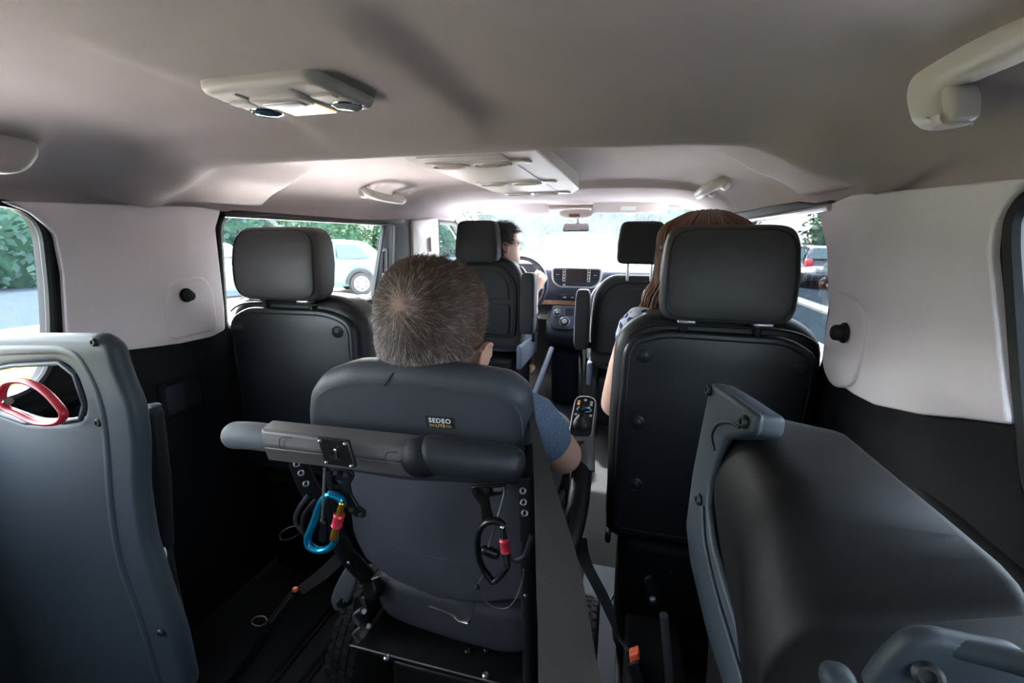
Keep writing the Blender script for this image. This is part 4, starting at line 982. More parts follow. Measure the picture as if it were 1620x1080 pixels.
# straps and ties by the left cane
add('strap_loop', tube(smooth_path([PY(x, y, .57) for x, y in [(488, 783), (472, 806), (467, 824), (478, 842), (492, 850)]], 5), .0042, 8, sx=.4, up=(0, -1, 0)), foamdark, WC)
add('strap_loop', tube(smooth_path([PY(x, y, .565) for x, y in [(500, 790), (482, 812), (478, 830), (482, 850)]], 5), .0038, 8, sx=.4, up=(0, -1, 0)), blackpl, WC)
add('cable_tie', tube(smooth_path([PY(x, y, .57) for x, y in [(475, 832), (456, 835), (443, 845), (446, 854), (462, 851), (474, 843)]], 5, True), .0009, 6, True), foamdark, WC)
add('swivel_joint', capsule([PY(512, 826, .51), PY(513, 848, .51)], [.007, .009], 14), blackmetal, WC)
add('swivel_joint', capsule([PY(768, 870, .525), PY(783, 876, .53)], [.007, .0075], 14), blackmetal, WC)
add('strap_loop', tube(smooth_path([PY(x, y, .57) for x, y in [(842, 845), (830, 880), (812, 886), (800, 870)]], 5), .0042, 8, sx=.4, up=(0, -1, 0)), foamdark, WC)
add('pull_cord', tube(smooth_path([PY(x, y, .55) for x, y in [(768, 905), (756, 926), (764, 945), (778, 958), (800, 962), (815, 948), (826, 920), (828, 900)]], 5), .0009, 6), foam, WC)
add('cord_lock', superell(tuple(PY(755, 928, .548)), (.004, .004, .004), .8, .8, 12, 8), seal, WC)
# seat, frame and base
def sag(p): return (p.x, p.y, p.z-.018*sm(.0, .25, p.x)-.02*(1-((p.x-.085)/.17)**2)*(1 if p.z < .42 else .3))
add('seat_cushion', warp(sag, superell((.090, .762, .424), (.168, .115, .054), .45, .30, 44, 22)), wcpad, WC, angle=80)
add('seat_rail', rbox((-.085, .85, .385), (.03, .45, .035), .006), blackmetal, WC)
add('seat_rail', rbox((.255, .85, .385), (.03, .45, .035), .006), blackmetal, WC)
bpz = add('rear_cross_plate', rbox((.085, .68, .345), (.36, .16, .012), .003), blackmetal, WC)
add('plate_edge', tube([(-.095, .600, .350), (.265, .600, .350)], .0016, 8), steel, bpz)
for x, y in ((612, 1040), (768, 1068), (832, 1010), (740, 1030), (770, 1028)):
    p = PZ(x, y, .353)
    add('bolt', lathe([(.006, 0), (.006, .004), (.0035, .006), (.0001, .004)], 14, T(p.x, p.y, .351)), steel if y > 1035 else blackmetal, bpz)
add('base_shroud', rbox((.085, .86, .22), (.26, .46, .20), .03), blackpl, WC)
add('base_panel', rbox((.09, .63, .27), (.22, .03, .10), .01), blackmetal, WC)
add('seat_lever', tube(smooth_path([PY(680, 957, .60), PY(700, 964, .60), PY(718, 972, .60), PY(726, 980, .595), PY(742, 984, .59)], 5), .0045, 10, sx=.5, up=(0, 0, 1)), chrome, WC, label='chrome lever under the backrest')
add('seat_strap', ribbon([PY(722, 950, .61), PY(735, 980, .595)], [PY(752, 955, .61), PY(742, 985, .595)]), beltd, WC)
# hip joint on the left
hj = add('hip_bracket', wplate([PY(x, y, .63) for x, y in [(556, 880), (572, 898), (552, 948), (545, 966), (528, 968), (521, 950), (530, 925)]], .02, .005, r=.008), foam, WC, label='grey hip bracket')
for x, y, r_ in ((545, 948, .014), (575, 958, .020), (590, 930, .02)):
    add('pivot', lathe([(r_, -.01), (r_, .008), (r_*.8, .012), (.0001, .012)], 24, look(PY(x, y, .64), (-.4, -1, .3))), blackmetal, WC)
for y in (975, 1003):
    add('knurled_lever', tube(smooth_path([PY(572, y-12, .60), PY(560, y-2, .60), PY(568, y+12, .60)], 5), .0045, 10, sx=.6), foam, WC)
for x, y in ((576, 967), (583, 990)): bolt(x, y, .60, WC, .005, steel)
# wheels
def wheel(cx, cy, rr, w):
    M = T(cx, cy, rr) @ RY(90)
    t = add('wheel', lathe([(rr*.55, -w*.35), (rr*.80, -w*.48), (rr*.93, -w*.5), (rr*.975, -w*.36), (rr*.985, 0), (rr*.975, w*.36), (rr*.93, w*.5), (rr*.80, w*.48), (rr*.55, w*.35)], 48, M), rubber, WC, angle=60)
    bl = []
    for k in range(44):
        for j, (z, ww) in enumerate(((-.36, .20), (-.12, .20), (.12, .20), (.36, .20))):
            a = (k+.5*(j % 2))*2*pi/44; R_ = rr*(.985 if abs(z) < .2 else .968)
            bl.append(rbox((0, 0, 0), (.0075, rr*.105, w*ww), .0015, M @ RZ(math.degrees(a)) @ T(R_, 0, z*w), 1))
    tb = add('tread_blocks', join(*bl), rubber, t); tb['kind'] = 'stuff'
    add('wheel_rim', lathe([(.0001, -w*.3), (rr*.56, -w*.3), (rr*.56, w*.3), (.0001, w*.3)], 32, M), blackmetal, t)
wheel(-.165, .80, .165, .075); wheel(.325, .80, .165, .06)
for x in (-.10, .24): 
    add('caster', lathe([(.0001, -.02), (.06, -.02), (.065, 0), (.06, .02), (.0001, .02)], 24, T(x, 1.12, .065) @ RY(90)), rubber, WC)
# right armrest with joystick controller
arm = add('armrest', tube(smooth_path([PY(921, 700, .85), PY(921, 735, .82), PY(914, 800, .74), PY(898, 862, .67), PY(884, 905, .64)], 6), .020, 16, sx=.8), leather, WC, angle=80)
add('armrest_lit_top', tube(smooth_path([PY(924, 694, .855), PY(926, 720, .83), PY(926, 745, .81)], 5), .019, 14, sx=.7), housing, arm, angle=80)  # paler grey over the armrest paints in its lit top
JM = look(PY(923, 655, .93), (0, -.42, 1), (0, 1, 0))
jo = fillet([(-.026, -.072, .02), (.026, -.072, .02), (.026, .060, .026), (-.026, .060, .026)], .02, 7)
j = add('joystick_housing', xf(JM, plate(_ccw(jo), [], .035, .006, 4)), housing, WC)
add('control_panel', xf(JM @ T(0, 0, .0012), plate(offs(_ccw(jo), .004), [], .002, .0008)), labelblk, j, label='black control panel')
add('panel_ring', tube([JM @ V((p.x, p.y, .001)) for p in offs(_ccw(jo), .003)], .0012, 8, True), satin, j)
add('display_ring', xf(JM @ T(0, .012, .0022), tube([(.016*cos(a*pi/14), .0065*sin(a*pi/14), 0) for a in range(28)], .0009, 6, True)), M_('blue_print', (.1, .45, .75), .4), j)
for k, (x, y) in enumerate(((-.014, .038), (0, .044), (.014, .038), (-.014, .030), (.014, .030), (-.016, -.004), (.016, -.004), (.010, .020))):
    add('button', xf(JM @ T(x, y, .0025), plate(circ(.0035, 12), [], .002, .0006)), satin if k % 3 else goldprint, j)
add('joystick', lathe([(.0185, 0), (.0185, .004), (.016, .008), (.0165, .010), (.013, .015), (.0135, .017), (.009, .024), (.005, .028), (.0045, .036), (.0075, .040), (.0075, .050), (.004, .054), (.0001, .054)], 28, JM @ T(0, -.034, .0015)), seal, WC)
for s in (-1, 1):
    add('footrest', rbox((.08+s*.09, 1.42, .12), (.12, .16, .012), .004), blackmetal, WC)
    add('legrest', tube([(.08+s*.13, 1.05, .38), (.08+s*.13, 1.25, .34), (.08+s*.12, 1.40, .13)], .012, 10), blackmetal, WC)

# carabiners -------------------------------------------------------------------
def carabiner(name, label, frame, gate, Yc, body, gatem, r0, cat='carabiner'):
    c = sum((PY(x, y, Yc) for x, y in frame), V())/len(frame)
    r = thing(name, label, cat, tuple(c))
    add('hook_frame', tube(smooth_path([PY(x, y, Yc) for x, y in frame], 6), r0, 12, sx=1.25, up=(0, -1, 0)), body, r, angle=80)
    (x0, y0), (x1, y1) = gate; A, Bq = PY(x0, y0, Yc-.004), PY(x1, y1, Yc-.004)
    g = add('gate', capsule([A, A.lerp(Bq, .5), Bq], [r0*.85, r0*1.1, r0*1.1], 12, 3), gatem, r, label='metal screw gate')
    d = Bq-A
    add('gate_sleeve', tube([A+d*.30, A+d*.33, A+d*.36, A+d*.60, A+d*.62, A+d*.66], [r0*1.3, r0*1.6, r0*1.45, r0*1.45, r0*1.6, r0*1.35], 16), redan, g, label='red locking sleeve')
    return r
carabiner('carabiner', 'bright blue carabiner with gold gate and red sleeve hanging left of the backrest',
          [(543, 800), (538, 788), (522, 782), (508, 794), (497, 825), (487, 850), (491, 864), (508, 870), (524, 864), (531, 850)], ((541, 797), (528, 850)), .500, bluean, gold, .0052)
carabiner('carabiner', 'black pear-shaped carabiner with silver gate and red sleeve on the right of the backrest',
          [(797, 832), (788, 824), (770, 826), (757, 843), (756, 872), (762, 895), (773, 912), (781, 919), (792, 910), (803, 896)], ((795, 834), (803, 893)), .525, blackmetal, chrome, .0046)

# ================================================================== BELTS AND FLOOR GEAR
r = thing('seat_belt', 'wide dark webbing belt strap stretched down beside the wheelchair backrest, on its right', 'belt', tuple(PY(890, 900, .42)))
le = [(835, 640, .605), (842, 700, .56), (845, 780, .49), (848, 900, .40), (851, 1000, .345), (852, 1110, .295)]
re = [(838, 636, .61), (858, 700, .565), (882, 780, .495), (918, 900, .405), (943, 1040, .335), (962, 1110, .30)]
L1 = smooth_path([PY(*p) for p in le], 5)+[V((.326, .23, .45)), V((.332, .17, .03))]; R1 = smooth_path([PY(*p) for p in re], 5)+[V((.374, .235, .45)), V((.380, .17, .03))]
b_ = add('webbing', ribbon(L1, R1, .0009), beltm, r, angle=30)
add('belt_anchor', rbox((.355, .17, .025), (.06, .05, .03), .006), blackmetal, r)
r = thing('seat_belt', 'thin black belt with an orange buckle button standing right of the aisle', 'belt', tuple(PY(960, 950, .72)))
add('webbing', ribbon(smooth_path([PY(*p) for p in [(900, 850, .70), (912, 880, .70), (948, 950, .68), (975, 1005, .66), (992, 1030, .64)]], 5), smooth_path([PY(*p) for p in [(928, 850, .71), (936, 890, .71), (966, 950, .69), (980, 1005, .665), (998, 1030, .645)]], 5), .001), beltd, r)
bb = add('buckle_body', wplate([PY(x, y, .62) for x, y in [(991, 1052), (1012, 1046), (1034, 1110), (1010, 1120)]], .02, .004, r=.003), blackpl, r)
add('buckle_button', wplate([PY(x, y, .622) for x, y in [(995, 1037), (1010, 1032), (1013, 1044), (997, 1050)]], .016, .003, r=.002), orange, bb, label='orange release button')
r = thing('seat_belt', 'black buckle stalk with an orange button left of the wheelchair, low by the floor', 'belt', tuple(PY(440, 960, .62)))
add('webbing', ribbon(smooth_path([PY(*p) for p in [(538, 868, .64), (505, 900, .63), (470, 928, .61)]], 5), smooth_path([PY(*p) for p in [(548, 885, .64), (520, 912, .63), (480, 940, .61)]], 5), .001), beltd, r)
st_ = add('stalk', capsule([PY(468, 932, .605), PY(430, 985, .59), PY(395, 1040, .575), PY(350, 1100, .56)], [.006, .0095, .009, .009], 12), blackpl, r)
add('buckle_button', superell(tuple(PY(467, 932, .597)), (.0045, .004, .0035), .4, .4, 16, 10), orange, st_, label='orange release button')
add('stalk_trim', tube([PY(462, 940, .596), PY(427, 985, .580)], .0009, 6), steel, st_)
add('anchor_ring', tube(smooth_path([PY(x, y, .64) for x, y in [(398, 985), (404, 976), (418, 975), (422, 984), (410, 990)]], 4, True), .0013, 6, True), steel, r)
r = thing('seat_plinth', 'black carpeted box with a steel post below the right second row seat', 'plinth', (.50, .80, 0))
add('plinth_body', rbox((.485, .88, .08), (.13, .46, .15), .012), carpet, r)
add('steel_post', tube([PY(1050, 972, .80), PY(1058, 1060, .80), PY(1060, 1110, .80)], .0085, 12), foam, r, label='grey post')
add('post_bracket', wplate([PY(x, y, .80) for x, y in [(1020, 915), (1030, 912), (1046, 940), (1040, 960), (1026, 955)]], .01, .003, r=.004), blackmetal, r)
add('post_knob', superell(tuple(PY(1033, 948, .79)), (.007, .006, .007), .8, .8, 16, 10), steel, r)
r = thing('floor_hook', 'small pale hook lying on the aisle floor strip', 'hook', tuple(PZ(982, 942, .02)))
hp = [PZ(x, y, .02) for x, y in [(980, 938), (972, 940), (966, 950), (965, 965)]]
add('hook_wire', tube(smooth_path(hp, 5), [.006]*5+[.005]*5+[.004]*6, 10), foam, r)

# ================================================================== PEOPLE
def union(name, vfs, vox, mat, parent, smooth=2, label=None):
    o = add(name, join(*vfs), mat, parent, True, label, 180)
    m = o.modifiers.new('r', 'REMESH'); m.mode = 'VOXEL'; m.voxel_size = vox; m.use_smooth_shade = True
    s = o.modifiers.new('s', 'SMOOTH'); s.iterations = smooth; s.factor = .5
    return o
HT = [(-1.0, .016, .072, .030), (-.93, .036, .086, .010), (-.78, .052, .090, -.040), (-.5, .063, .0885, -.066), (-.25, .070, .087, -.083), (0, .075, .089, -.094),
      (.25, .0785, .090, -.100), (.5, .0765, .082, -.098), (.7, .068, .066, -.087), (.85, .052, .043, -.068), (.95, .032, .016, -.044), (1.0, .006, -.008, -.020)]
def ht(z):
    for i in range(len(HT)-1):
        if z <= HT[i+1][0]:
            a, b, c, d = HT[max(i-1, 0)], HT[i], HT[i+1], HT[min(i+2, len(HT)-1)]; t = (z-b[0])/(c[0]-b[0])
            return [.5*((2*b[k])+(c[k]-a[k])*t+(2*a[k]-5*b[k]+4*c[k]-d[k])*t*t+(3*b[k]-a[k]-3*c[k]+d[k])*t**3) for k in (1, 2, 3)]
    return HT[-1][1:]
def hsurf(z, a, grow=0):
    hx, yf, yb = ht(z); yc = -.005; c, s = cos(a), sin(a)
    x = (hx+grow)*c; y = yc+((yf-yc+grow) if s > 0 else (yc-yb+grow))*s
    if s > 0:
        e = math.exp(-(x/.0115)**2)
        y += .024*e*sm(.12, -.26, z)*(1-sm(-.27, -.36, z))
        y -= .007*math.exp(-((abs(x)-.031)/.013)**2-((z-.0)/.11)**2)
        y += .004*math.exp(-(x/.022)**2)*(math.exp(-((z+.50)/.05)**2)+math.exp(-((z+.60)/.05)**2))
        y += .003*math.exp(-((abs(x)-.03)/.02)**2-((z-.17)/.06)**2)
    return V((x, y, z*.118*(1+grow*3)))
def head_vf(M, k=1):
    rings = []
    for j in range(61):
        z = -1+2*j/60
        rings.append([M @ (hsurf(z, 2*pi*i/56)*k) for i in range(56)])
    return loft(rings)
def ear_vf(M, s, k=1):
    Q = M @ Matrix.Scale(k, 4) @ T(s*.079, -.010, -.012) @ RZ(s*-22) @ RY(s*8)
    o = superell((0, 0, 0), (.006, .017, .031), .9, .9, 20, 14)
    rim = tube(smooth_path([(s*.006, .012, -.006), (s*.007, .012, .018), (s*.010, 0, .030), (s*.011, -.016, .022), (s*.010, -.018, 0), (s*.006, -.008, -.022), (s*.003, .006, -.030)], 4), [.0035]*25, 8)
    lobe = superell((s*.003, .004, -.026), (.005, .009, .009), 1, 1, 14, 10)
    return [xf(Q, o), xf(Q, rim), xf(Q, lobe)]
def eyes(M, par, k=1):
    for s in (-1, 1):
        p = M @ (V((s*.031, .076, .000))*k)
        e = add('eye', superell(tuple(p), (.0115*k, .0115*k, .0115*k), 1, 1, 16, 12), white, par)
        add('iris', superell(tuple(M @ (V((s*.031, .0855, .0))*k)), (.0045, .0035, .0045), 1, 1, 12, 8), seal, e)
        add('eyebrow', tube([M @ (V((s*x, y, z))*k) for x, y, z in ((.016, .088, .018), (.030, .089, .023), (.046, .078, .019))], [.002, .003, .0015], 8), hair_b, par)
def hand_vf(w, d, up, k=1, curl=1.0, thumb=1):
    """palm from wrist w towards d; fingers curl towards -up"""
    d = V(d).normalized(); up = V(up); up = (up-d*up.dot(d)).normalized(); s = d.cross(up)
    P = lambda a, b, c: V(w)+(d*a+s*b+up*c)*k
    out = [capsule([P(0, 0, 0), P(.03, 0, 0), P(.07, 0, 0)], [.024*k, .027*k, .024*k], 14)]
    for i, (b, L_) in enumerate(((-.030, .066), (-.010, .075), (.011, .070), (.030, .055))):
        a0 = .075
        out.append(capsule([P(.045, b*.8, 0), P(a0+.01, b, -.002), P(a0+.01+L_*.42, b, -.016*curl-.004), P(a0+.004+L_*.36, b, -.040*curl), P(a0-.012, b*.95, -.052*curl)], [.011*k, .0095*k, .009*k, .0085*k, .007*k], 10, 4))
    out.append(capsule([P(.012, -thumb*.020, -.004), P(.040, -thumb*.042, -.016), P(.062, -thumb*.040, -.036), P(.066, -thumb*.028, -.050)], [.013*k, .0115*k, .010*k, .008*k], 10, 4))
    return out

def strands(n, pick, seed, wid=.0011, seg=3):
    rnd = random.Random(seed); vs, fs = [], []
    for _ in range(n):
        g = pick(rnd)
        if g is None: continue
        p, d, nrm, L_, lift = g
        side = d.cross(nrm).normalized(); o = len(vs); w = wid*rnd.uniform(.7, 1.2)
        side = (side+nrm*rnd.uniform(-.8, .8)).normalized()
        for k in range(seg+1):
            t = k/seg; q = p+d*L_*t+nrm*(L_*lift*t*(1-.35*t)); ww = w*(1-t*.85)
            vs += [q-side*ww*.5, q+side*ww*.5]
        for k in range(seg): fs.append((o+2*k, o+2*k+1, o+2*k+3, o+2*k+2))
    return vs, fs
def hnorm(z, a):
    p = hsurf(z, a, .0); u = hsurf(z, a+.02)-p; v = hsurf(min(z+.02, .999), a)-p
    n = u.cross(v)
    if n.length < 1e-9: return V((0, 0, 1))
    n.normalize(); return n if n.dot(p-V((0, 0, p.z*.3))) > 0 else -n

# ---- man in the wheelchair, seen from behind
HM = T(.062, .668, .948) @ RZ(9) @ RY(7) @ RX(-6); K1 = 1.06
man = thing('person', 'person with short greying brown hair sitting in the wheelchair, seen from behind', 'person', (.08, .80, 0))
sh = lambda *p: V(p)
elbow = PY(889, 718, .75); shR = PY(836, 662, .715)
neck = [HM @ V((0, .0, -.05)), V((.080, .700, .86)), V((.085, .755, .79))]
body = [head_vf(HM, K1), capsule(neck, [.056, .054, .062], 20)]
for s in (-1, 1): body += ear_vf(HM @ (T(.003, -.006, -.016) if s > 0 else T(.004, .006, .002)), s, K1*(1.05 if s > 0 else .95))
body += [capsule([(-.045, .745, .775), (.08, .76, .79), (.215, .735, .775)], [.048, .056, .048], 18),
         capsule([(.08, .765, .72), (.08, .775, .62), (.08, .78, .54)], [.105, .115, .12], 24),
         capsule([shR, shR.lerp(elbow, .5), elbow], [.043, .040, .036], 18), capsule([elbow, (.235, .92, .665), (.17, 1.02, .655)], [.031, .033, .023], 16),
         capsule([(-.065, .735, .765), (-.105, .78, .66), (-.09, .82, .585)], [.043, .038, .032], 16), capsule([(-.09, .82, .585), (-.04, .95, .60), (.03, 1.03, .63)], [.031, .031, .023], 16)]
body += hand_vf((.17, 1.02, .655), (-.5, .6, -.1), (0, .1, 1), .95, .6, 1)+hand_vf((.03, 1.03, .63), (.5, .6, -.1), (0, .1, 1), .95, .6, -1)
for s in (-1, 1):
    hx = .08+s*.085
    body += [capsule([(hx, .80, .555), (hx+s*.01, 1.02, .565), (hx+s*.015, 1.22, .55)], [.078, .068, .056], 18), capsule([(hx+s*.015, 1.22, .55), (hx+s*.012, 1.30, .34), (hx+s*.01, 1.36, .20)], [.054, .046, .036], 16),
             capsule([(hx+s*.01, 1.36, .17), (hx+s*.015, 1.50, .16)], [.038, .03], 14)]
mb_ = union('body', body, .0052, skin, man, 2)
eyes(HM, man, K1)
# the whorl of the crown, in head coordinates
wz, wa = .40, radians(-106)
Wp = hsurf(wz, wa)
def hairzone(z, a):
    s = sin(a)
    if s < -.25: return z > -.62
    if s < .25: return z > -.05 + .25*(s+.25)
    return z > .52-.1*(1-s)
def pick_man(top):
    def f(r):
        z = r.uniform(-.62, 1.0); a = r.uniform(0, 2*pi)
        if r.random() > min(1, ht(z)[0]/.07): return None
        if not hairzone(z, a): return None
        pl = hsurf(z, a); n = hnorm(z, a); d = pl-Wp; dist = d.length
        if r.random() > .5+sm(.0, .022, dist): return None
        grey = .04+.66*sm(.10, -.55, z)+.30*math.exp(-(dist/.03)**2)+.25*sm(.0, -.06, pl.x)*sm(.6, .2, z)
        if (r.random() < grey) == top: return None
        d = (d-n*d.dot(n)); d = d.normalized() if d.length > 1e-5 else V((1, 0, 0))
        sw = n.cross(d); d = (d+sw*(.55*math.exp(-dist/.03)+.0)+V((r.gauss(0, .28), r.gauss(0, .28), r.gauss(0, .28)))+V((0, 0, -.35*sm(.3, -.2, z))))
        d = (d-n*d.dot(n)*.8).normalized()
        L_ = r.uniform(.012, .021)*(1-.30*sm(0, -.6, z)); lift = r.uniform(.30, .70)
        R3 = HM.to_3x3()
        return HM @ (pl*K1), R3 @ d, R3 @ n, L_, lift
    return f
cap_r = []
for j in range(36):
    z = lerp(-.60, .999, j/35); cap_r.append([])
    for i in range(72):
        a = 2*pi*i/72; g = .0030*min(1, (0.0+1)*1) if hairzone(z, a) else -.006
        cap_r[-1].append(HM @ (hsurf(z, a, g)*K1))
cm = bpy.data.materials.new('close_cropped_scalp'); cm.use_nodes = True
n_, l_ = cm.node_tree.nodes, cm.node_tree.links; b_ = n_['Principled BSDF']; b_.inputs['Roughness'].default_value = .7
tc = n_.new('ShaderNodeTexCoord'); vd = n_.new('ShaderNodeVectorMath'); vd.operation = 'DISTANCE'; vd.inputs[1].default_value = tuple(HM @ (Wp*K1))
l_.new(tc.outputs['Object'], vd.inputs[0]); rp = n_.new('ShaderNodeValToRGB'); mr = n_.new('ShaderNodeMapRange'); mr.inputs[2].default_value = .10
l_.new(vd.outputs['Value'], mr.inputs[0]); l_.new(mr.outputs[0], rp.inputs[0]); l_.new(rp.outputs[0], b_.inputs['Base Color'])
rp.color_ramp.elements[0].color = (.40, .25, .21, 1); rp.color_ramp.elements[1].position = .55; rp.color_ramp.elements[1].color = (.10, .068, .055, 1)
sc_ = add('scalp', loft(cap_r, True), cm, man, angle=180)
h1 = add('hair', strands(60000, pick_man(True), 3, .0009), hair_d, man, label='short brown hair on the crown'); h1['kind'] = 'stuff'
h2 = add('hair', strands(60000, pick_man(False), 4, .0009), hair_g, man, label='greying short hair at the back'); h2['kind'] = 'stuff'
slv = shR.lerp(elbow, .50)
union('shirt', [capsule([(-.05, .747, .775), (.08, .762, .79), (.22, .737, .775)], [.055, .062, .055], 18), capsule([(.08, .765, .72), (.08, .775, .62), (.08, .78, .54)], [.115, .125, .13], 24),
      capsule([shR, shR.lerp(elbow, .3), slv], [.050, .048, .049], 18, 2), capsule([(-.065, .735, .765), (-.098, .77, .68)], [.051, .049], 16, 2)], .006, shirt, man, 1, 'blue grey marl shirt')
add('collar', tube(smooth_path([PY(560, 584, .66), PY(585, 578, .665), PY(615, 580, .67), PY(640, 590, .68)], 5), [.010]*16, 10), greyshirt, man, label='pale grey collar')
add('shoulder_fold', capsule([PY(574, 586, .68), PY(618, 584, .70)], [.021, .023], 14), greyshirt, man)
union('trousers', [capsule([(.08+s*.085, .80, .555), (.08+s*.095, 1.02, .565), (.08+s*.10, 1.22, .55)], [.086, .076, .064], 18) for s in (-1, 1)] +
      [capsule([(.08+s*.10, 1.22, .55), (.08+s*.097, 1.30, .34), (.08+s*.095, 1.355, .22)], [.063, .056, .048], 16) for s in (-1, 1)] + [capsule([(.02, .80, .55), (.14, .80, .55)], [.12, .12], 18)], .010, jeans, man, 1)

# ---- long-haired passenger on the right
HP = T(.548, 1.185, 1.055) @ RZ(-4)
lady = thing('person', 'person with long chestnut hair in the right second row seat, bare left arm showing', 'person', (.55, 1.25, 0))
pe = V((.358, 1.165, .675)); ps_ = V((.405, 1.13, .880))
body = [head_vf(HP, .96), capsule([HP @ V((0, -.03, -.07)), (.548, 1.15, .93), (.55, 1.15, .86)], [.048, .045, .055], 18),
        capsule([(.43, 1.14, .86), (.55, 1.15, .875), (.67, 1.14, .86)], [.045, .055, .045], 18), capsule([(.55, 1.19, .80), (.55, 1.20, .68), (.55, 1.22, .56)], [.09, .09, .11], 22),
        capsule([ps_, ps_.lerp(pe, .5), pe], [.047, .046, .037], 18), capsule([pe, (.40, 1.34, .66), (.45, 1.42, .66)], [.036, .032, .022], 16),
        capsule([(.69, 1.14, .855), (.705, 1.18, .76), (.70, 1.22, .66)], [.044, .04, .034], 16), capsule([(.70, 1.22, .66), (.66, 1.36, .64), (.60, 1.43, .65)], [.034, .03, .022], 14)]
body += hand_vf((.45, 1.42, .66), (.6, .4, -.1), (0, .1, 1), .9, .6, -1)+hand_vf((.60, 1.43, .65), (-.6, .4, -.1), (0, .1, 1), .9, .6, 1)
for s in (-1, 1):
    hx = .55+s*.08
    body += ear_vf(HP, s, .96)+[capsule([(hx, 1.24, .56), (hx, 1.60, .56)], [.075, .055], 18), capsule([(hx, 1.62, .55), (hx, 1.66, .16)], [.05, .035], 14), capsule([(hx, 1.66, .09), (hx, 1.80, .06)], [.036, .028], 12)]
union('body', body, .0055, skin2, lady, 2)
eyes(HP, lady, .96)
def pick_sk(HMx, KK, seed, zmin, fwd=.52):
    return None
caps = []
for j in range(24):
    z = lerp(-.30, .999, j/23); caps.append([])
    for i in range(48):
        a = 2*pi*i/48; s = sin(a); on = (s < .35) or z > .55
        caps[-1].append(HP @ (hsurf(z, a, .010 if on else -.01)*.96))
add('hair_cap', loft(caps), hair_l, lady, angle=180)
def lock(path, r0, n=6): return tube(path, r0, n, sx=.55)
rnd = random.Random(11); locks, tips = [], []
for i in range(620):
    a = rnd.uniform(radians(158), radians(382)); s = cos(a)
    a0 = hsurf(.985-.10*rnd.random(), a, .010+rnd.uniform(0, .004)); p0 = HP @ (a0*.96)
    k = rnd.uniform(.0, .020)
    p1 = HP @ (hsurf(.62, a, .014+k)*.96); p2 = HP @ (hsurf(.15, a, .018+k)*.96); p3 = HP @ (hsurf(-.35, a, .026+k*1.3)*.96)
    out = V((cos(a), min(0, sin(a))*.35, 0)); q = rnd.uniform(0, 1); left = sm(.0, -1, s)
    wv = rnd.uniform(-.012, .012)
    p4 = p3+V((out.x*.012-.004*left+wv, out.y*.01+wv*.4, -.045)); p5 = p4+V((out.x*.010-.012*left*q-wv*1.6, .004, -.050)); p6 = p5+V((-.016*left*q+wv, .004+wv, -.035-.03*q))
    for p in (p3, p4, p5, p6): p.y = max(p.y, 1.085+.01*rnd.random())
    path = smooth_path([p0, p1, p2, p3, p4, p5, p6], 4); m = len(path); rr = rnd.uniform(.0012, .0028)
    R_ = [rr*(.7+.6*sin(pi*min(1, (j+2)/(m+1)))) * (1 if j < m-3 else .35) for j in range(m)]
    cut = m-7
    locks.append(tube(path[:cut+1], R_[:cut+1], 5)); (tips if rnd.random() < .7 else locks).append(tube(path[cut:], R_[cut:], 5))
o = add('hair', join(*locks), hair_l, lady, angle=180, label='long chestnut hair'); o['kind'] = 'stuff'
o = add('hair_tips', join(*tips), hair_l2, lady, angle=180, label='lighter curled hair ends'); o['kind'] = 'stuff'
add('hair_band_bead', superell(tuple(PY(1047, 391, 1.12)), (.004, .003, .005), 1, 1, 10, 8), satin, lady)
# patterned top: pale blue with navy marks
pm = bpy.data.materials.new('patterned_blouse'); pm.use_nodes = True; n_, l_ = pm.node_tree.nodes, pm.node_tree.links; b_ = n_['Principled BSDF']; b_.inputs['Roughness'].default_value = .85
tc = n_.new('ShaderNodeTexCoord'); vo = n_.new('ShaderNodeTexVoronoi'); vo.inputs['Scale'].default_value = 60; rp = n_.new('ShaderNodeValToRGB')
l_.new(tc.outputs['Object'], vo.inputs['Vector']); l_.new(vo.outputs['Distance'], rp.inputs[0]); l_.new(rp.outputs[0], b_.inputs['Base Color'])
rp.color_ramp.interpolation = 'CONSTANT'; rp.color_ramp.elements[0].color = (.03, .06, .16, 1); rp.color_ramp.elements[1].position = .42; rp.color_ramp.elements[1].color = (.62, .68, .78, 1)
union('blouse', [capsule([(.42, 1.14, .865), (.55, 1.15, .875), (.68, 1.14, .865)], [.052, .060, .052], 18), capsule([(.55, 1.19, .80), (.55, 1.20, .68), (.55, 1.22, .56)], [.098, .098, .118], 22),
                 capsule([ps_+V((.005, 0, .012)), ps_.lerp(pe, .12)], [.054, .052], 16, 2)], .006, pm, lady, 1, 'patterned pale blue top')
union('trousers', [capsule([(.55+s*.08, 1.24, .56), (.55+s*.08, 1.62, .56)], [.085, .064], 16) for s in (-1, 1)]+[capsule([(.55+s*.08, 1.62, .55), (.55+s*.08, 1.66, .16)], [.06, .045], 14) for s in (-1, 1)], .012, greyshirt, lady, 1, 'pale grey trousers')

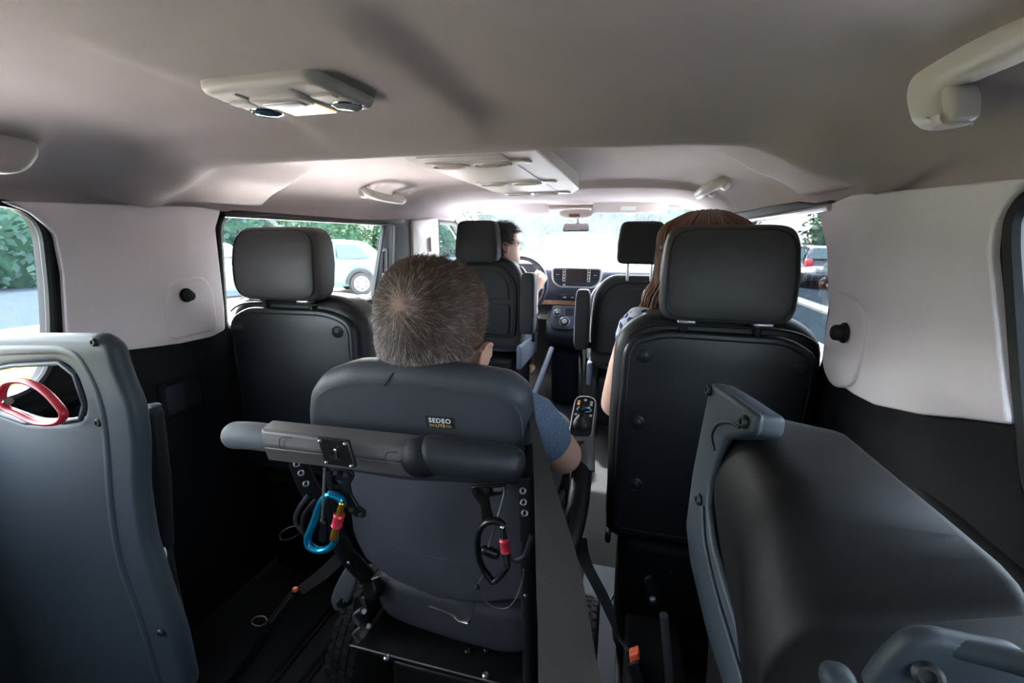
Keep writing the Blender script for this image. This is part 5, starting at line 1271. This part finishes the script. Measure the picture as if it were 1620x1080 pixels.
# ---- driver
dc = PY(797, 387, 2.50)
HD = T(dc.x, dc.y, dc.z) @ RZ(-58) @ RX(3); KD = 1.0
drv = thing('person', 'person in glasses with short dark hair driving, right hand on the steering wheel', 'person', (-.42, 2.6, 0))
sR = V((-.26, 2.47, .86)); eR = V((-.165, 2.50, .70)); wR = V((-.165, 2.60, .795)); hR = V((-.14, 2.645, .865))
body = [head_vf(HD, KD), capsule([HD @ V((0, -.03, -.07)), (dc.x-.02, 2.50, .94), (-.42, 2.49, .88)], [.052, .052, .062], 18),
        capsule([(-.56, 2.50, .86), (-.42, 2.50, .875), (-.28, 2.49, .86)], [.052, .065, .055], 18), capsule([(-.42, 2.55, .80), (-.42, 2.56, .68), (-.42, 2.58, .60)], [.11, .115, .13], 22),
        capsule([sR, sR.lerp(eR, .5), eR], [.046, .042, .036], 16), capsule([eR, eR.lerp(wR, .5), wR], [.035, .033, .024], 16),
        capsule([(-.57, 2.50, .86), (-.62, 2.52, .72)], [.046, .038], 16), capsule([(-.62, 2.52, .72), (-.50, 2.64, .80)], [.035, .024], 14)]
body += hand_vf(wR+V((.004, .012, .018)), (.30, .45, .85), (.55, -.75, .2), 1.0, .9, 1)
body += hand_vf((-.50, 2.64, .80), (.15, .45, .6), (-.3, -.8, .3), .95, .9, -1)
for s in (-1, 1):
    hx = -.42+s*.09
    body += ear_vf(HD, s, KD)+[capsule([(hx, 2.62, .58), (hx, 2.98, .58)], [.08, .058], 16), capsule([(hx, 3.0, .56), (hx, 3.20, .20)], [.052, .036], 14), capsule([(hx, 3.22, .14), (hx, 3.34, .12)], [.036, .028], 12)]
union('body', body, .0055, skin2, drv, 1)
eyes(HD, drv, KD)
def dzone(z, a):
    s = sin(a)
    if s < -.35: return z > -.50
    if s < .30: return z > .10
    return z > .55
caps = []
for j in range(24):
    z = lerp(-.5, .999, j/23); caps.append([HD @ (hsurf(z, 2*pi*i/48, .012 if dzone(z, 2*pi*i/48) else -.008)*KD) for i in range(48)])
add('hair_cap', loft(caps), hair_b, drv, angle=180)
def pick_drv(r):
    z = r.uniform(-.5, 1); a = r.uniform(0, 2*pi)
    if not dzone(z, a): return None
    pl = hsurf(z, a, .008); n = hnorm(z, a); d = pl-V((0, -.06, .11)); d = d-n*d.dot(n); d = d.normalized() if d.length > 1e-5 else V((1, 0, 0))
    d = (d+V((r.gauss(0, .35), r.gauss(0, .35), r.gauss(0, .35)+.1))).normalized(); R3 = HD.to_3x3()
    return HD @ (pl*KD), R3 @ d, R3 @ n, r.uniform(.02, .036), r.uniform(.3, 1.0)
o = add('hair', strands(7000, pick_drv, 5, .003), hair_b, drv, label='short tousled dark hair'); o['kind'] = 'stuff'
gl = None
for s in (-1, 1):
    g = add('glasses_lens_rim', tube([HD @ V((s*.031+.022*cos(a*pi/12), .103-.006*abs(cos(a*pi/12)), .000+.018*sin(a*pi/12))) for a in range(24)], .0016, 6, True), frameplst, drv)
    add('glasses_temple', tube([HD @ V((s*.053, .096, .006)), HD @ V((s*.074, .06, .008)), HD @ V((s*.081, -.005, .006))], .0016, 6), frameplst, drv)
add('glasses_bridge', tube([HD @ V((-.009, .106, .004)), HD @ V((0, .108, .006)), HD @ V((.009, .106, .004))], .0014, 6), frameplst, drv)
union('shirt', [capsule([(-.57, 2.50, .86), (-.42, 2.50, .878), (-.27, 2.49, .862)], [.060, .073, .063], 18), capsule([(-.42, 2.55, .80), (-.42, 2.56, .68), (-.42, 2.58, .60)], [.12, .125, .14], 22),
                capsule([sR, sR.lerp(eR, .5), sR.lerp(eR, .95)], [.058, .056, .052], 16, 2), capsule([(-.57, 2.50, .86), (-.615, 2.52, .74)], [.056, .050], 16, 2)], .008, shirt2, drv, 1, 'pale blue shirt')
union('trousers', [capsule([(-.42+s*.09, 2.62, .58), (-.42+s*.09, 2.98, .58)], [.09, .066], 16) for s in (-1, 1)]+[capsule([(-.42+s*.09, 3.0, .56), (-.42+s*.09, 3.19, .22)], [.06, .045], 14) for s in (-1, 1)], .012, jeans, drv, 1)
